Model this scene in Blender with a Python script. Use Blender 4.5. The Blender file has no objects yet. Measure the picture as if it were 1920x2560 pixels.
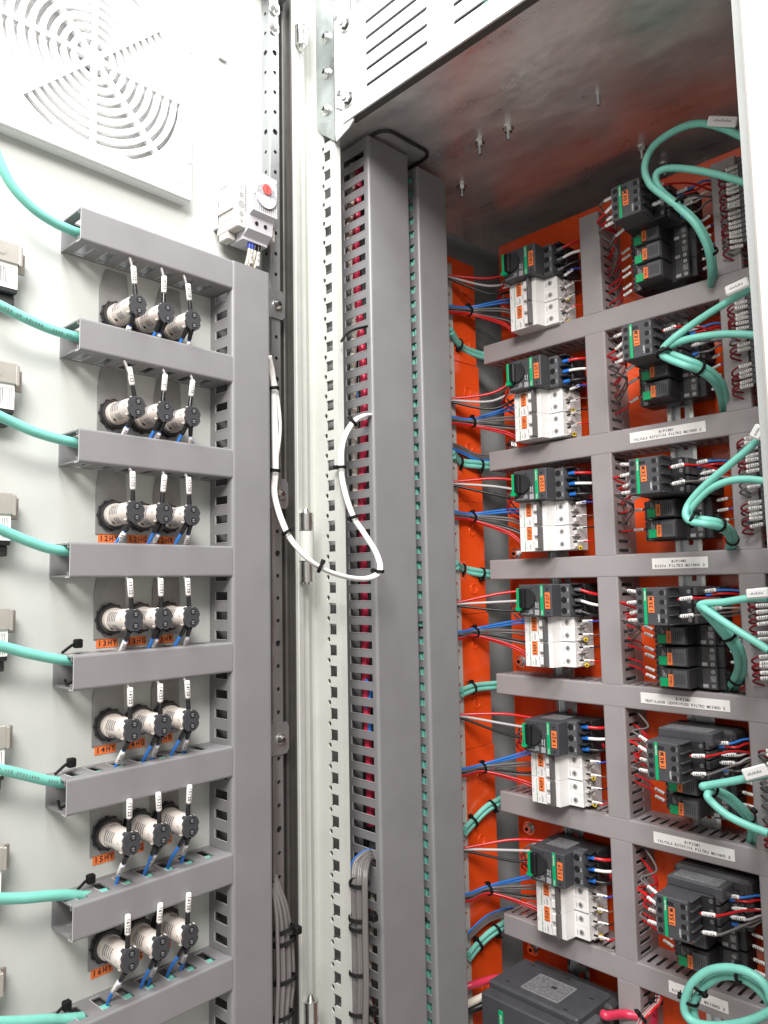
import bpy, math, random
from mathutils import Matrix, Vector
random.seed(7)
R = math.radians
sc = bpy.context.scene
col = sc.collection

# ---------------------------------------------------------------- camera
YAW, PIT, ROL = R(45.924), R(5.395), R(-1.1013)
FPX = 1896.4
F_ = Vector((-math.sin(YAW)*math.cos(PIT), math.cos(YAW)*math.cos(PIT), math.sin(PIT)))
R0 = Vector((math.cos(YAW), math.sin(YAW), 0)); U0 = R0.cross(F_)
RT = R0*math.cos(ROL) + U0*math.sin(ROL)
UP = U0*math.cos(ROL) - R0*math.sin(ROL)
cam = bpy.data.cameras.new('camera'); co = bpy.data.objects.new('camera', cam); col.objects.link(co)
co.matrix_world = Matrix(((RT.x, UP.x, -F_.x, 0), (RT.y, UP.y, -F_.y, 0), (RT.z, UP.z, -F_.z, 0), (0, 0, 0, 1)))
cam.sensor_fit = 'VERTICAL'; cam.sensor_height = 36; cam.lens = FPX/2560*36
cam.clip_start = .01; cam.clip_end = 50
sc.camera = co
# ---------------------------------------------------------------- light
w = bpy.data.worlds.new('World'); sc.world = w; w.use_nodes = True
bg = w.node_tree.nodes['Background']; bg.inputs[0].default_value = (1, .95, .91, 1); bg.inputs[1].default_value = .40
def area(name, loc, target, sx, sy, power, colr):
    l = bpy.data.lights.new(name, 'AREA'); l.shape = 'RECTANGLE'; l.size = sx; l.size_y = sy
    l.energy = power; l.color = colr
    o = bpy.data.objects.new(name, l); col.objects.link(o); o.location = loc
    d = Vector(target)-Vector(loc); o.rotation_euler = d.to_track_quat('-Z', 'Y').to_euler()
    return o
area('ceiling_lamp', (-.28, .12, 1.25), (-.66, .45, .40), .5, .3, 15.5, (.95, .98, 1))
area('room_lamp', (.40, -.50, 1.08), (-.55, .85, .10), .7, .5, 35, (1, .945, .925))
sc.view_settings.view_transform = 'Standard'; sc.view_settings.look = 'None'
sc.view_settings.exposure = .49; sc.view_settings.gamma = 1
try: sc.view_settings.use_curve_mapping = False
except Exception: pass
sc.render.engine = 'CYCLES'; sc.cycles.max_bounces = 8; sc.cycles.use_denoising = True

# ---------------------------------------------------------------- photo readings -> points on real planes
ZM = {'ZA': (0, 480, 2.592), 'ZB': (0, 1100, 2.592), 'ZC': (0, 1740, 2.592), 'M1': (640, 0, 2.592), 'M2': (600, 640, 2.592),
      'M3': (600, 1480, 2.048), 'R1': (1120, 560, 3.6875), 'R2': (1480, 420, 3.352), 'R3': (1120, 1120, 3.6875),
      'R4': (1480, 1040, 3.352), 'R5': (1140, 1680, 2.514), 'R6': (1500, 1680, 2.514), 'T': (1100, 0, 2.023), 'F': (0, 0, .8641),
      'B': (1240, 2340, 2.44)}
def ray(z, x, y):
    a = ZM[z]; px = a[0]+x/a[2]; py = a[1]+y/a[2]
    return RT*(px-960) - UP*(py-1280) + F_*FPX
def onY(z, x, y, v): d = ray(z, x, y); return d*(v/d.y)
def onX(z, x, y, v): d = ray(z, x, y); return d*(v/d.x)
def onZ(z, x, y, v): d = ray(z, x, y); return d*(v/d.z)
def far(z, x, y, v): return ray(z, x, y)*(v/FPX)
DD = R(-3.16); DN = Vector((math.cos(DD), -math.sin(DD), 0)); DU = Vector((math.sin(DD), math.cos(DD), 0)); DOFF = -.684
ZV = Vector((0, 0, 1))
def onD(z, x, y, off): d = ray(z, x, y); return d*((DOFF+off)/DN.dot(d))
def D(t, z, off): return DN*(DOFF+off) + DU*t + ZV*z

# ---------------------------------------------------------------- materials
MATS = {}
def mat(name, c, rough=.5, metal=0, nz=0, ns=60, bump=0, bs=400, spec=.5, coat=0, rn=0, stretch=None, trans=0, emit=0):
    m = bpy.data.materials.new(name); m.use_nodes = True; nt = m.node_tree; b = nt.nodes['Principled BSDF']
    b.inputs['Base Color'].default_value = (*c, 1); b.inputs['Roughness'].default_value = rough
    b.inputs['Metallic'].default_value = metal; b.inputs['Specular IOR Level'].default_value = spec
    b.inputs['Coat Weight'].default_value = coat; b.inputs['Coat Roughness'].default_value = .12
    if trans: b.inputs['Transmission Weight'].default_value = trans
    tc = nt.nodes.new('ShaderNodeTexCoord'); mp = nt.nodes.new('ShaderNodeMapping')
    nt.links.new(tc.outputs['Object'], mp.inputs[0])
    if stretch: mp.inputs['Scale'].default_value = stretch
    if nz or rn:
        n = nt.nodes.new('ShaderNodeTexNoise'); n.inputs['Scale'].default_value = ns; n.inputs['Detail'].default_value = 5
        nt.links.new(mp.outputs[0], n.inputs['Vector'])
        if nz:
            r = nt.nodes.new('ShaderNodeValToRGB'); r.color_ramp.elements[0].position = .3; r.color_ramp.elements[1].position = .7
            r.color_ramp.elements[0].color = (*[max(0, x*(1-nz)) for x in c], 1)
            r.color_ramp.elements[1].color = (*[min(1, x*(1+nz)) for x in c], 1)
            nt.links.new(n.outputs[0], r.inputs[0]); nt.links.new(r.outputs[0], b.inputs['Base Color'])
        if rn:
            q = nt.nodes.new('ShaderNodeMapRange'); q.inputs[3].default_value = max(.03, rough-rn); q.inputs[4].default_value = rough+rn
            q.inputs[1].default_value = .3; q.inputs[2].default_value = .7
            nt.links.new(n.outputs[0], q.inputs[0]); nt.links.new(q.outputs[0], b.inputs['Roughness'])
    if bump:
        n2 = nt.nodes.new('ShaderNodeTexNoise'); n2.inputs['Scale'].default_value = bs; n2.inputs['Detail'].default_value = 3
        nt.links.new(tc.outputs['Object'], n2.inputs['Vector'])
        bp = nt.nodes.new('ShaderNodeBump'); bp.inputs['Strength'].default_value = bump; bp.inputs['Distance'].default_value = .001
        nt.links.new(n2.outputs[0], bp.inputs['Height']); nt.links.new(bp.outputs[0], b.inputs['Normal'])
    MATS[name] = m; return m
mat('door_paint', (.515, .535, .505), .42, nz=.02, ns=8, bump=.10, bs=420)
mat('frame_paint', (.52, .53, .49), .38, nz=.04, ns=25, bump=.2, bs=350)
mat('frame_beige', (.50, .475, .44), .4, nz=.03, ns=20)
mat('frame_white', (.74, .75, .75), .35, nz=.02, ns=20)
mat('wall_paint', (.40, .41, .40), .5, nz=.06, ns=18, bump=.25)
mat('gasket', (.050, .047, .042), .45, nz=.12, ns=40, bump=.25, bs=300)
mat('fan_white', (.80, .80, .79), .35, nz=.015, ns=30)
mat('fan_filter', (.70, .70, .70), .9, nz=.12, ns=120, bump=.5, bs=600)
mat('pvc', (.212, .209, .212), .42, nz=.05, ns=22, bump=.08, bs=900)
mat('pvc_edge', (.55, .54, .54), .5)
mat('pvc_warm', (.30, .28, .28), .42, nz=.05, ns=22, bump=.08, bs=900)
mat('orange', (.86, .092, .014), .18, nz=.08, ns=14, bump=.25, bs=120, coat=.4)
mat('orange_tag', (.86, .20, .045), .5, nz=.03, ns=80)
mat('galv', (.60, .63, .64), .34, 1, nz=.16, ns=38, rn=.1, bump=.06, bs=200)
mat('galv_dull', (.36, .37, .37), .45, .85, nz=.2, ns=45, stretch=(1, .15, 1), rn=.1)
mat('steel', (.72, .72, .70), .22, 1, nz=.1, ns=90)
mat('beige_metal', (.62, .60, .55), .34, .75, nz=.06, ns=60)
mat('clip_dark', (.34, .30, .27), .35, .7, nz=.1, ns=60)
mat('plate_grey', (.31, .31, .30), .45, .3, nz=.14, ns=45, rn=.1)
mat('black', (.022, .022, .024), .42, nz=.25, ns=70, bump=.1, bs=1500)
mat('black_soft', (.045, .043, .044), .5, nz=.2, ns=60, bump=.1, bs=1500)
mat('black_gloss', (.012, .012, .013), .25)
mat('anth', (.058, .060, .066), .45, nz=.1, ns=60, bump=.12, bs=1500)
mat('anth_light', (.085, .087, .093), .5, nz=.08, ns=60, bump=.12, bs=1500)
mat('hole', (.004, .004, .004), .7)
mat('lamp_beige', (.72, .66, .60), .4, nz=.03, ns=60)
mat('beige', (.50, .485, .45), .45, nz=.03, ns=60)
mat('lamp_head', (.045, .047, .052), .45, nz=.12, ns=90)
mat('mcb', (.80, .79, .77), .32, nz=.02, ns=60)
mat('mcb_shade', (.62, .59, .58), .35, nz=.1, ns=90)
mat('clear_plastic', (.62, .58, .56), .25, nz=.08, ns=160)
mat('toggle_bar', (.09, .085, .085), .3)
mat('green', (.0, .36, .13), .35)
mat('green_print', (.02, .33, .10), .5)
mat('yellow', (.80, .55, .02), .3)
mat('ink', (.03, .03, .035), .6)
mat('ink_soft', (.18, .18, .19), .6)
mat('print_white', (.72, .72, .72), .6)
mat('print_grey', (.34, .34, .35), .6)
mat('sleeve', (.80, .78, .75), .3)
mat('sleeve_clear', (.50, .50, .48), .15, spec=.7)
mat('label_white', (.84, .83, .80), .5, nz=.015, ns=50)
mat('thermo', (.60, .59, .62), .4, nz=.01, ns=30)
mat('red_dial', (.78, .09, .08), .4)
mat('w_red', (.55, .012, .014), .28)
mat('w_darkred', (.22, .010, .016), .35)
mat('w_pink', (.62, .035, .085), .32)
mat('w_blue', (.035, .20, .62), .28)
mat('w_dblue', (.03, .07, .40), .3)
mat('w_grey', (.155, .145, .14), .34)
mat('w_lgrey', (.42, .41, .40), .35)
mat('w_black', (.012, .012, .012), .32)
mat('w_white', (.80, .79, .75), .35)
mat('w_brown', (.14, .07, .05), .4)
mat('w_cream', (.72, .66, .56), .4)
mat('teal', (.19, .56, .46), .42, nz=.05, ns=80, bump=.3, bs=120)
mat('tie', (.007, .007, .007), .6, spec=.2)
mat('rubber', (.015, .015, .016), .4)
mat('ferrule_blue', (.02, .17, .62), .35)
mat('ferrule_grey', (.16, .16, .18), .4)
mat('fan_dark', (.30, .30, .30), .6)
mat('sticker_grey', (.17, .17, .175), .35, nz=.35, ns=260)
def ceiling_metal():
    m = bpy.data.materials.new('ceiling_metal'); m.use_nodes = True; nt = m.node_tree; b = nt.nodes['Principled BSDF']
    b.inputs['Metallic'].default_value = .74
    tc = nt.nodes.new('ShaderNodeTexCoord'); L = nt.links.new
    n = nt.nodes.new('ShaderNodeTexNoise'); n.inputs['Scale'].default_value = 7; n.inputs['Detail'].default_value = 8; n.inputs['Roughness'].default_value = .6
    mp = nt.nodes.new('ShaderNodeMapping'); mp.inputs['Scale'].default_value = (1, 2.4, 1)
    L(tc.outputs['Object'], mp.inputs[0]); L(mp.outputs[0], n.inputs['Vector'])
    r = nt.nodes.new('ShaderNodeValToRGB'); r.color_ramp.elements[0].position = .3; r.color_ramp.elements[1].position = .72
    r.color_ramp.elements[0].color = (.56, .55, .55, 1); r.color_ramp.elements[1].color = (.98, .95, .92, 1)
    L(n.outputs[0], r.inputs[0]); L(r.outputs[0], b.inputs['Base Color'])
    q = nt.nodes.new('ShaderNodeMapRange'); q.inputs[1].default_value = .3; q.inputs[2].default_value = .7
    q.inputs[3].default_value = .22; q.inputs[4].default_value = .44
    L(n.outputs[0], q.inputs[0]); L(q.outputs[0], b.inputs['Roughness'])
    n2 = nt.nodes.new('ShaderNodeTexNoise'); n2.inputs['Scale'].default_value = 5.5; n2.inputs['Detail'].default_value = 4
    L(tc.outputs['Object'], n2.inputs['Vector'])
    n3 = nt.nodes.new('ShaderNodeTexNoise'); n3.inputs['Scale'].default_value = 300; n3.inputs['Detail'].default_value = 2
    L(tc.outputs['Object'], n3.inputs['Vector'])
    b1 = nt.nodes.new('ShaderNodeBump'); b1.inputs['Strength'].default_value = .8; b1.inputs['Distance'].default_value = .012
    b2 = nt.nodes.new('ShaderNodeBump'); b2.inputs['Strength'].default_value = .10; b2.inputs['Distance'].default_value = .001
    L(n2.outputs[0], b1.inputs['Height']); L(n3.outputs[0], b2.inputs['Height']); L(b1.outputs[0], b2.inputs['Normal']); L(b2.outputs[0], b.inputs['Normal'])
    MATS['ceiling_metal'] = m
ceiling_metal()

# ---------------------------------------------------------------- glyphs
GL = {}
def make_glyphs(chars):
    dg = None; objs = []
    for c in chars:
        cu = bpy.data.curves.new('g', 'FONT'); cu.body = c; cu.size = 1; cu.resolution_u = 2; cu.offset = .024
        o = bpy.data.objects.new('g', cu); col.objects.link(o); objs.append((c, o, cu))
    bpy.context.view_layer.update(); dg = bpy.context.evaluated_depsgraph_get()
    for c, o, cu in objs:
        e = o.evaluated_get(dg); me = e.to_mesh()
        vs = [(v.co.x, v.co.y) for v in me.vertices]; fs = [tuple(p.vertices) for p in me.polygons]
        if vs:
            x0 = min(v[0] for v in vs); x1 = max(v[0] for v in vs); k = .52/max(.52, x1-x0)
            vs = [((v[0]-(x0+x1)/2)*k, v[1]-.35) for v in vs]
        GL[c] = (vs, fs); e.to_mesh_clear()
    for c, o, cu in objs: bpy.data.objects.remove(o); bpy.data.curves.remove(cu)
make_glyphs('ABCDEFGHIJKLMNOPQRSTUVWXYZ0123456789+-.,°/abcdefghijklmnopqrstuvwxyz')

# ---------------------------------------------------------------- mesh builder
def catmull(P, n=6):
    P = [Vector(p) for p in P]
    if len(P) < 3: return P
    Q = [P[0]*2-P[1]]+P+[P[-1]*2-P[-2]]; out = []
    for i in range(1, len(Q)-2):
        a, b, c, d = Q[i-1], Q[i], Q[i+1], Q[i+2]
        for k in range(n):
            t = k/n
            out.append(.5*((2*b)+(-a+c)*t+(2*a-5*b+4*c-d)*t*t+(-a+3*b-3*c+d)*t**3))
    out.append(P[-1]); return out
class MB:
    def __init__(s): s.v = []; s.f = []; s.m = []; s.s = []; s.names = []
    def mi(s, n):
        if n not in s.names: s.names.append(n)
        return s.names.index(n)
    def add(s, vs, fs, m, smooth=False):
        o = len(s.v); s.v += [tuple(v) for v in vs]; k = s.mi(m)
        for f in fs: s.f.append(tuple(i+o for i in f)); s.m.append(k); s.s.append(smooth)
        return s
    def box(s, x0, x1, y0, y1, z0, z1, m, b=0):
        if x0 > x1: x0, x1 = x1, x0
        if y0 > y1: y0, y1 = y1, y0
        if z0 > z1: z0, z1 = z1, z0
        if not b:
            return s.add([(x, y, z) for x in (x0, x1) for y in (y0, y1) for z in (z0, z1)],
                         [(0, 1, 3, 2), (4, 6, 7, 5), (0, 4, 5, 1), (2, 3, 7, 6), (0, 2, 6, 4), (1, 5, 7, 3)], m)
        b = min(b, (x1-x0)*.45, (y1-y0)*.45, (z1-z0)*.45)
        vs = []; idx = {}
        X = (x0, x1); Y = (y0, y1); Z = (z0, z1)
        for i in (0, 1):
            for j in (0, 1):
                for k in (0, 1):
                    x, y, z = X[i], Y[j], Z[k]; dx = b*(1-2*i); dy = b*(1-2*j); dz = b*(1-2*k)
                    idx[i, j, k, 0] = len(vs); vs.append((x, y+dy, z+dz))
                    idx[i, j, k, 1] = len(vs); vs.append((x+dx, y, z+dz))
                    idx[i, j, k, 2] = len(vs); vs.append((x+dx, y+dy, z))
        fs = []
        for i in (0, 1): fs.append((idx[i, 0, 0, 0], idx[i, 1, 0, 0], idx[i, 1, 1, 0], idx[i, 0, 1, 0]))
        for j in (0, 1): fs.append((idx[0, j, 0, 1], idx[1, j, 0, 1], idx[1, j, 1, 1], idx[0, j, 1, 1]))
        for k in (0, 1): fs.append((idx[0, 0, k, 2], idx[1, 0, k, 2], idx[1, 1, k, 2], idx[0, 1, k, 2]))
        for i in (0, 1):
            for j in (0, 1): fs.append((idx[i, j, 0, 0], idx[i, j, 1, 0], idx[i, j, 1, 1], idx[i, j, 0, 1]))
            for k in (0, 1): fs.append((idx[i, 0, k, 0], idx[i, 1, k, 0], idx[i, 1, k, 2], idx[i, 0, k, 2]))
        for j in (0, 1):
            for k in (0, 1): fs.append((idx[0, j, k, 1], idx[1, j, k, 1], idx[1, j, k, 2], idx[0, j, k, 2]))
        for i in (0, 1):
            for j in (0, 1):
                for k in (0, 1): fs.append((idx[i, j, k, 0], idx[i, j, k, 1], idx[i, j, k, 2]))
        return s.add(vs, fs, m)
    def cyl(s, p0, p1, r0, m, r1=None, n=16, cap=True, smooth=True):
        p0 = Vector(p0); p1 = Vector(p1); r1 = r0 if r1 is None else r1
        d = (p1-p0).normalized(); a = d.orthogonal().normalized(); b = d.cross(a)
        c = [a*math.cos(2*math.pi*i/n)+b*math.sin(2*math.pi*i/n) for i in range(n)]
        s.add([p0+q*r0 for q in c]+[p1+q*r1 for q in c], [(i, (i+1) % n, n+(i+1) % n, n+i) for i in range(n)], m, smooth)
        if cap:
            s.add([p0+q*r0 for q in c], [tuple(reversed(range(n)))], m); s.add([p1+q*r1 for q in c], [tuple(range(n))], m)
        return s
    def tube(s, P, r, m, n=8, cap=True, closed=False):
        P = [Vector(p) for p in P]; N = len(P); rings = []
        up = None
        for i in range(N):
            if closed: t = P[(i+1) % N]-P[i-1]
            else: t = P[min(i+1, N-1)]-P[max(i-1, 0)]
            if t.length < 1e-9: t = Vector((0, 0, 1))
            t.normalize()
            if up is None: up = t.orthogonal().normalized()
            up = (up-t*up.dot(t)); up = up.normalized() if up.length > 1e-6 else t.orthogonal().normalized()
            b = t.cross(up); rr = r(i/(N-1)) if callable(r) else r
            rings.append([P[i]+(up*math.cos(2*math.pi*k/n)+b*math.sin(2*math.pi*k/n))*rr for k in range(n)])
        vs = [q for rg in rings for q in rg]
        fs = [(i*n+k, i*n+(k+1) % n, (i+1)*n+(k+1) % n, (i+1)*n+k) for i in range(N-1) for k in range(n)]
        if closed: fs += [((N-1)*n+k, (N-1)*n+(k+1) % n, (k+1) % n, k) for k in range(n)]
        s.add(vs, fs, m, True)
        if cap and not closed: s.add(rings[0], [tuple(reversed(range(n)))], m); s.add(rings[-1], [tuple(range(n))], m)
        return s
    def prism(s, poly, a0, a1, m, ax='z', smooth=False):
        n = len(poly)
        def q(p, a): return (p[0], p[1], a) if ax == 'z' else (a, p[0], p[1]) if ax == 'x' else (p[0], a, p[1])
        return s.add([q(p, a0) for p in poly]+[q(p, a1) for p in poly],
                     [(i, (i+1) % n, n+(i+1) % n, n+i) for i in range(n)]+[tuple(reversed(range(n))), tuple(range(n, 2*n))], m)
    def ring(s, cx, cy, z0, z1, r0, r1, m, a0=0, a1=360, n=48):
        k = max(2, int(n*(a1-a0)/360)); full = abs(a1-a0-360) < 1e-6
        A = [R(a0+(a1-a0)*i/k) for i in range(k+1)]
        vs = []
        for a in A:
            c, t = math.cos(a), math.sin(a)
            vs += [(cx+c*r0, cy+t*r0, z0), (cx+c*r1, cy+t*r1, z0), (cx+c*r1, cy+t*r1, z1), (cx+c*r0, cy+t*r0, z1)]
        fs = []
        for i in range(k):
            for j in range(4): fs.append((4*i+j, 4*i+(j+1) % 4, 4*i+4+(j+1) % 4, 4*i+4+j))
        if not full: fs += [(0, 1, 2, 3), (4*k+3, 4*k+2, 4*k+1, 4*k)]
        return s.add(vs, fs, m)
    def text(s, t, x, y, z, h, m, rot=0, M=None, cw=.62):
        n = len(t); c, sn = math.cos(R(rot)), math.sin(R(rot)); k = h/.70
        for i, ch in enumerate(t):
            if ch not in GL: continue
            ox = (i-(n-1)/2)*cw
            vs = []
            for a, b in GL[ch][0]:
                u = (a+ox)*k; v = b*k; p = Vector((x+u*c-v*sn, y+u*sn+v*c, z)); vs.append(M @ p if M else p)
            s.add(vs, GL[ch][1], m)
        return s
    def holed(s, xs, ys, holes, z0, z1, m):
        """sheet over the grid xs,ys with grid cells (i,j) in holes left open, given thickness by boxes merged along x"""
        for j in range(len(ys)-1):
            i = 0
            while i < len(xs)-1:
                if (i, j) in holes: i += 1; continue
                k = i
                while k < len(xs)-1 and (k, j) not in holes: k += 1
                s.box(xs[i], xs[k], ys[j], ys[j+1], z0, z1, m); i = k
        return s
    def build(s, name, parent=None, org=None):
        me = bpy.data.meshes.new(name)
        vs = s.v if org is None else [(v[0]-org[0], v[1]-org[1], v[2]-org[2]) for v in s.v]
        me.from_pydata(vs, [], s.f)
        for n in s.names: me.materials.append(MATS[n])
        me.polygons.foreach_set('material_index', s.m); me.polygons.foreach_set('use_smooth', s.s)
        me.update()
        o = bpy.data.objects.new(name, me); col.objects.link(o)
        if parent: o.parent = parent
        elif org is not None: o.location = org
        return o
def tag(o, label=None, cat=None, group=None, kind=None):
    if label: o['label'] = label
    if cat: o['category'] = cat
    if group: o['group'] = group
    if kind: o['kind'] = kind
    return o
def frame(o, u, v, n):
    o = Vector(o); return Matrix(((u[0], v[0], n[0], o.x), (u[1], v[1], n[1], o.y), (u[2], v[2], n[2], o.z), (0, 0, 0, 1)))
def BACK(x, z, y=.99): return frame((x, y, z), (1, 0, 0), (0, 0, 1), (0, -1, 0))      # local x right, y up, z out of the plate
def SIDE(y, z, x=-.745): return frame((x, y, z), (0, 1, 0), (0, 0, 1), (1, 0, 0))
def DOOR(t=0, z=0, off=0): return frame(D(t, z, off), DU, ZV, DN)
def thing(name, M, label, cat, group=None):
    o = bpy.data.objects.new(name, None); col.objects.link(o); o.matrix_world = M; o.empty_display_size = .01
    return tag(o, label, cat, group)

# ================================================================ cabinet
cab = thing('electrical_cabinet', Matrix.Translation((-.75, .6, -.8)), 'open grey steel cabinet with orange mounting plate and perforated front post', 'cabinet')
CO = Vector((-.75, .6, -.8))
def cabpart(mb, name, label=None):
    o = mb.build(name, cab, None)
    o.location = -CO
    return tag(o, label)
# walls
m = MB(); m.box(-.803, -.80, .60, 1.10, -.9, .85, 'wall_paint'); cabpart(m, 'side_wall')
m = MB(); m.box(-.80, .1, 1.10, 1.103, -.9, .85, 'wall_paint'); cabpart(m, 'back_wall')
m = MB(); m.box(-.80, .1, .60, 1.10, .85, .853, 'wall_paint'); cabpart(m, 'roof')  # unseen roof, added to keep world light out of the top bay
m = MB(); m.box(-.80, .1, .60, 1.10, -.903, -.90, 'wall_paint'); cabpart(m, 'floor_panel')
m = MB(); m.box(-.02, -.017, .72, 1.0999, -.9, .85, 'wall_paint'); cabpart(m, 'side_wall')
# mounting plate with bolts
m = MB(); m.box(-.737, -.05, .99, .993, -.85, .556, 'orange', b=.0012); mp = cabpart(m, 'mounting_plate', 'glossy orange mounting plate')
def bolt(p, n, name='bolt', parent=cab, r=.0075, mtl='steel', wr=.010):
    M = MB(); p = Vector(p); n = Vector(n)
    M.cyl(p, p+n*.0015, wr, mtl, n=20); M.cyl(p+n*.0015, p+n*.003, wr*.8, 'galv', n=20)
    M.cyl(p+n*.003, p+n*.008, r*.85, mtl, n=6, smooth=False); M.cyl(p+n*.008, p+n*.0085, r*.4, 'hole', n=10)
    o = M.build(name, parent); o.location = -CO; return o
for z, a, b in (('R1', 570, 2040), ('R3', 615, 975), ('R3', 660, 1970), ('R5', 450, 985), ('R5', 475, 1745)):
    p = onY(z, a, b, .985); bolt((p.x, .99, p.z), (0, -1, 0))
# orange side plates, each a section of the stack
secs = [(.512, .345, .9425, 'upper'), (.345, .124, .948, ''), (.124, -.049, .9475, ''), (-.049, -.25, .953, ''), (-.25, -.46, .956, ''), (-.46, -.85, .960, '')]
for i, (z1, z0, y1, nm) in enumerate(secs):
    m = MB(); m.box(-.7535-.0006*(i % 2), -.752-.0006*(i % 2), .80, y1, z0+.0005, z1, 'orange', b=.0005)
    for k in range(2 if z1-z0 > .15 else 1):
        zc = z1-.045-k*.09; yc = .918
        pts = [Vector((-.7516-.0006*(i % 2), yc+.0075*math.cos(a), zc+.0075*math.sin(a))) for a in [2*math.pi*j/16 for j in range(16)]]
        m.tube(pts, .0009, 'orange', n=6, closed=True)
    cabpart(m, 'side_plate')
# white perforated inner strip behind the second wireway
m = MB(); zs = -.85
ys = [.60, .8745, .8785, .884]; zz = [-.85]; holes = set(); k = 0
while zz[-1] < .50:
    zz += [zz[-1]+.0205, zz[-1]+.025]
for j in range(len(zz)-1):
    if j % 2 == 1: holes.add((1, j))
for j in range(len(zz)-1):
    for i in range(3):
        if (i, j) in holes: continue
        m.box(-.751, -.7495, ys[i], ys[i+1], zz[j], zz[j+1], 'frame_paint')
cabpart(m, 'perforated_strip')
# ceiling of the device bay (galvanised)
m = MB(); m.box(-.752, .0, .602, 1.095, .590, .592, 'ceiling_metal'); cp = cabpart(m, 'ceiling_panel', 'blotchy galvanised ceiling sheet')
m = MB(); m.box(-.7535, -.752, .64, 1.09, .552, .592, 'ceiling_metal'); m.box(-.752, 0, 1.0935, 1.095, .545, .590, 'ceiling_metal'); cabpart(m, 'ceiling_flange')
for z, a, b in (('T', 345, 650), ('T', 200, 725), ('T', 110, 945), ('T', 1020, 750), ('T', 1135, 835)):
    p = onZ(z, a, b, .589)
    M = MB(); M.cyl((p.x, p.y, .59), (p.x, p.y, .5885), .0075, 'steel', n=20); M.cyl((p.x, p.y, .5885), (p.x, p.y, .584), .0055, 'steel', n=6, smooth=False)
    M.cyl((p.x, p.y, .584), (p.x, p.y, .573), .0028, 'galv', n=12); o = M.build('nut', cab); o.location = -CO
p = onZ('T', 800, 490, .589); M = MB(); M.cyl((p.x, p.y, .59), (p.x, p.y, .578), .0026, 'galv', n=12); o = M.build('stud', cab); o.location = -CO
# black grommet round the wireway hole in the ceiling
M = MB(); pts = []
x0, x1, y0, y1, rr = -.74, -.662, .655, .748, .018
for cx, cy, a0 in ((x1-rr, y1-rr, 0), (x0+rr, y1-rr, 90), (x0+rr, y0+rr, 180), (x1-rr, y0+rr, 270)):
    for k in range(6): a = R(a0+k*18); pts.append((cx+rr*math.cos(a), cy+rr*math.sin(a), .588))
M.tube(pts, .0024, 'rubber', n=8, closed=True); cabpart(M, 'grommet')
# vented front panel
m = MB()
cols = [(-.629, -.527), (-.490, -.388), (-.351, -.249), (-.212, -.11)]; zc = [.599, .6195, .6395, .6595, .680]
xs = [-.672]; 
for a, b in cols: xs += [a, b]
xs += [-.02]; ys = [.572]
for c in zc: ys += [c-.0026, c+.0026]
ys += [.712]
holes = {(2*i+1, 2*j+1) for i in range(4) for j in range(5)}
loc = MB().holed(xs, ys, holes, 0, .002, 'frame_white')
# half-round slot ends
for a, b in cols:
    for c in zc:
        for e, sg in ((a, 1), (b, -1)):
            for q in (1, -1):
                P_ = [(e, c+q*.0026)]+[(e+sg*.0026*(1-math.cos(R(t))), c+q*.0026*math.sin(R(t))) for t in (90, 60, 30, 0)][::-1]
                loc.prism([(e, c+q*.0026)]+[(e+sg*.0026*(1-math.cos(R(t))), c+q*.0026*math.sin(R(t))) for t in (0, 30, 60, 90)], .0001, .0019, 'frame_white')
m = MB(); m.add([(v[0], .592+v[2], v[1]) for v in loc.v], loc.f, 'frame_white')
m.prism([(-.672, .572), (-.672, .590), (-.686, .600), (-.686, .712), (-.672, .712)], .5922, .5938, 'frame_white', 'y')
m.box(-.66, -.02, .5955, .604, .571, .5725, 'gasket')
vp = cabpart(m, 'vent_panel', 'bright white slotted front panel')
M = MB(); M.box(-.70, -.02, .60, .7, .72, .722, 'galv'); M.box(-.69, -.02, .598, .60, .712, .75, 'galv'); M.box(-.75, -.02, .598, .60, .7505, .8495, 'frame_paint'); cabpart(M, 'top_rail_and_light_stop')  # galvanised rail, plus a painted header added to block lamp light above the ceiling
for z, a, b in (('M1', 560, 145), ('M1', 580, 630)):
    p = onY(z, a, b, .585); M = MB(); q = Vector((p.x, .591, p.z)); n = Vector((0, -1, 0))
    M.cyl(q, q+n*.0015, .0085, 'steel', n=20); M.cyl(q+n*.0015, q+n*.0035, .0065, 'black_soft', n=20); M.cyl(q+n*.0035, q+n*.008, .0058, 'steel', n=6, smooth=False)
    M.cyl(q+n*.008, q+n*.017, .0038, 'steel', n=14); M.cyl(q+n*.017, q+n*.0172, .0022, 'ink_soft', n=10)
    o = M.build('stud', cab); o.location = -CO
# gusset and galvanised strip
M = MB(); M.prism([(-.6885, .566), (-.6885, .74), (-.66, .74), (-.652, .71), (-.652, .575), (-.655, .568), (-.665, .575), (-.668, .571)][:2]+[(-.66, .74), (-.66, .585), (-.652, .579), (-.656, .569), (-.665, .563), (-.688, .556)], .5945, .5965, 'frame_white', 'y'); cabpart(M, 'gusset')
M = MB(); M.prism([(-.7255, .59), (-.716, .578), (-.690, .558), (-.690, .80), (-.7255, .80)], .5945, .5965, 'galv', 'y'); st = cabpart(M, 'corner_bracket')
for b in (240, 470, 710):
    p = onY('M1', 448, b, .592); M = MB(); q = Vector((p.x, .5945, p.z)); n = Vector((0, -1, 0))
    M.cyl(q, q+n*.002, .0075, 'steel', n=20); M.cyl(q+n*.002, q+n*.0055, .0058, 'steel', r1=.0035, n=16)
    M.box(q.x-.003, q.x+.003, .5885, .5890, q.z-.0007, q.z+.0007, 'hole'); M.box(q.x-.0007, q.x+.0007, .5883, .5888, q.z-.003, q.z+.003, 'hole')
    o = M.build('screw', cab); o.location = -CO
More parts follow.
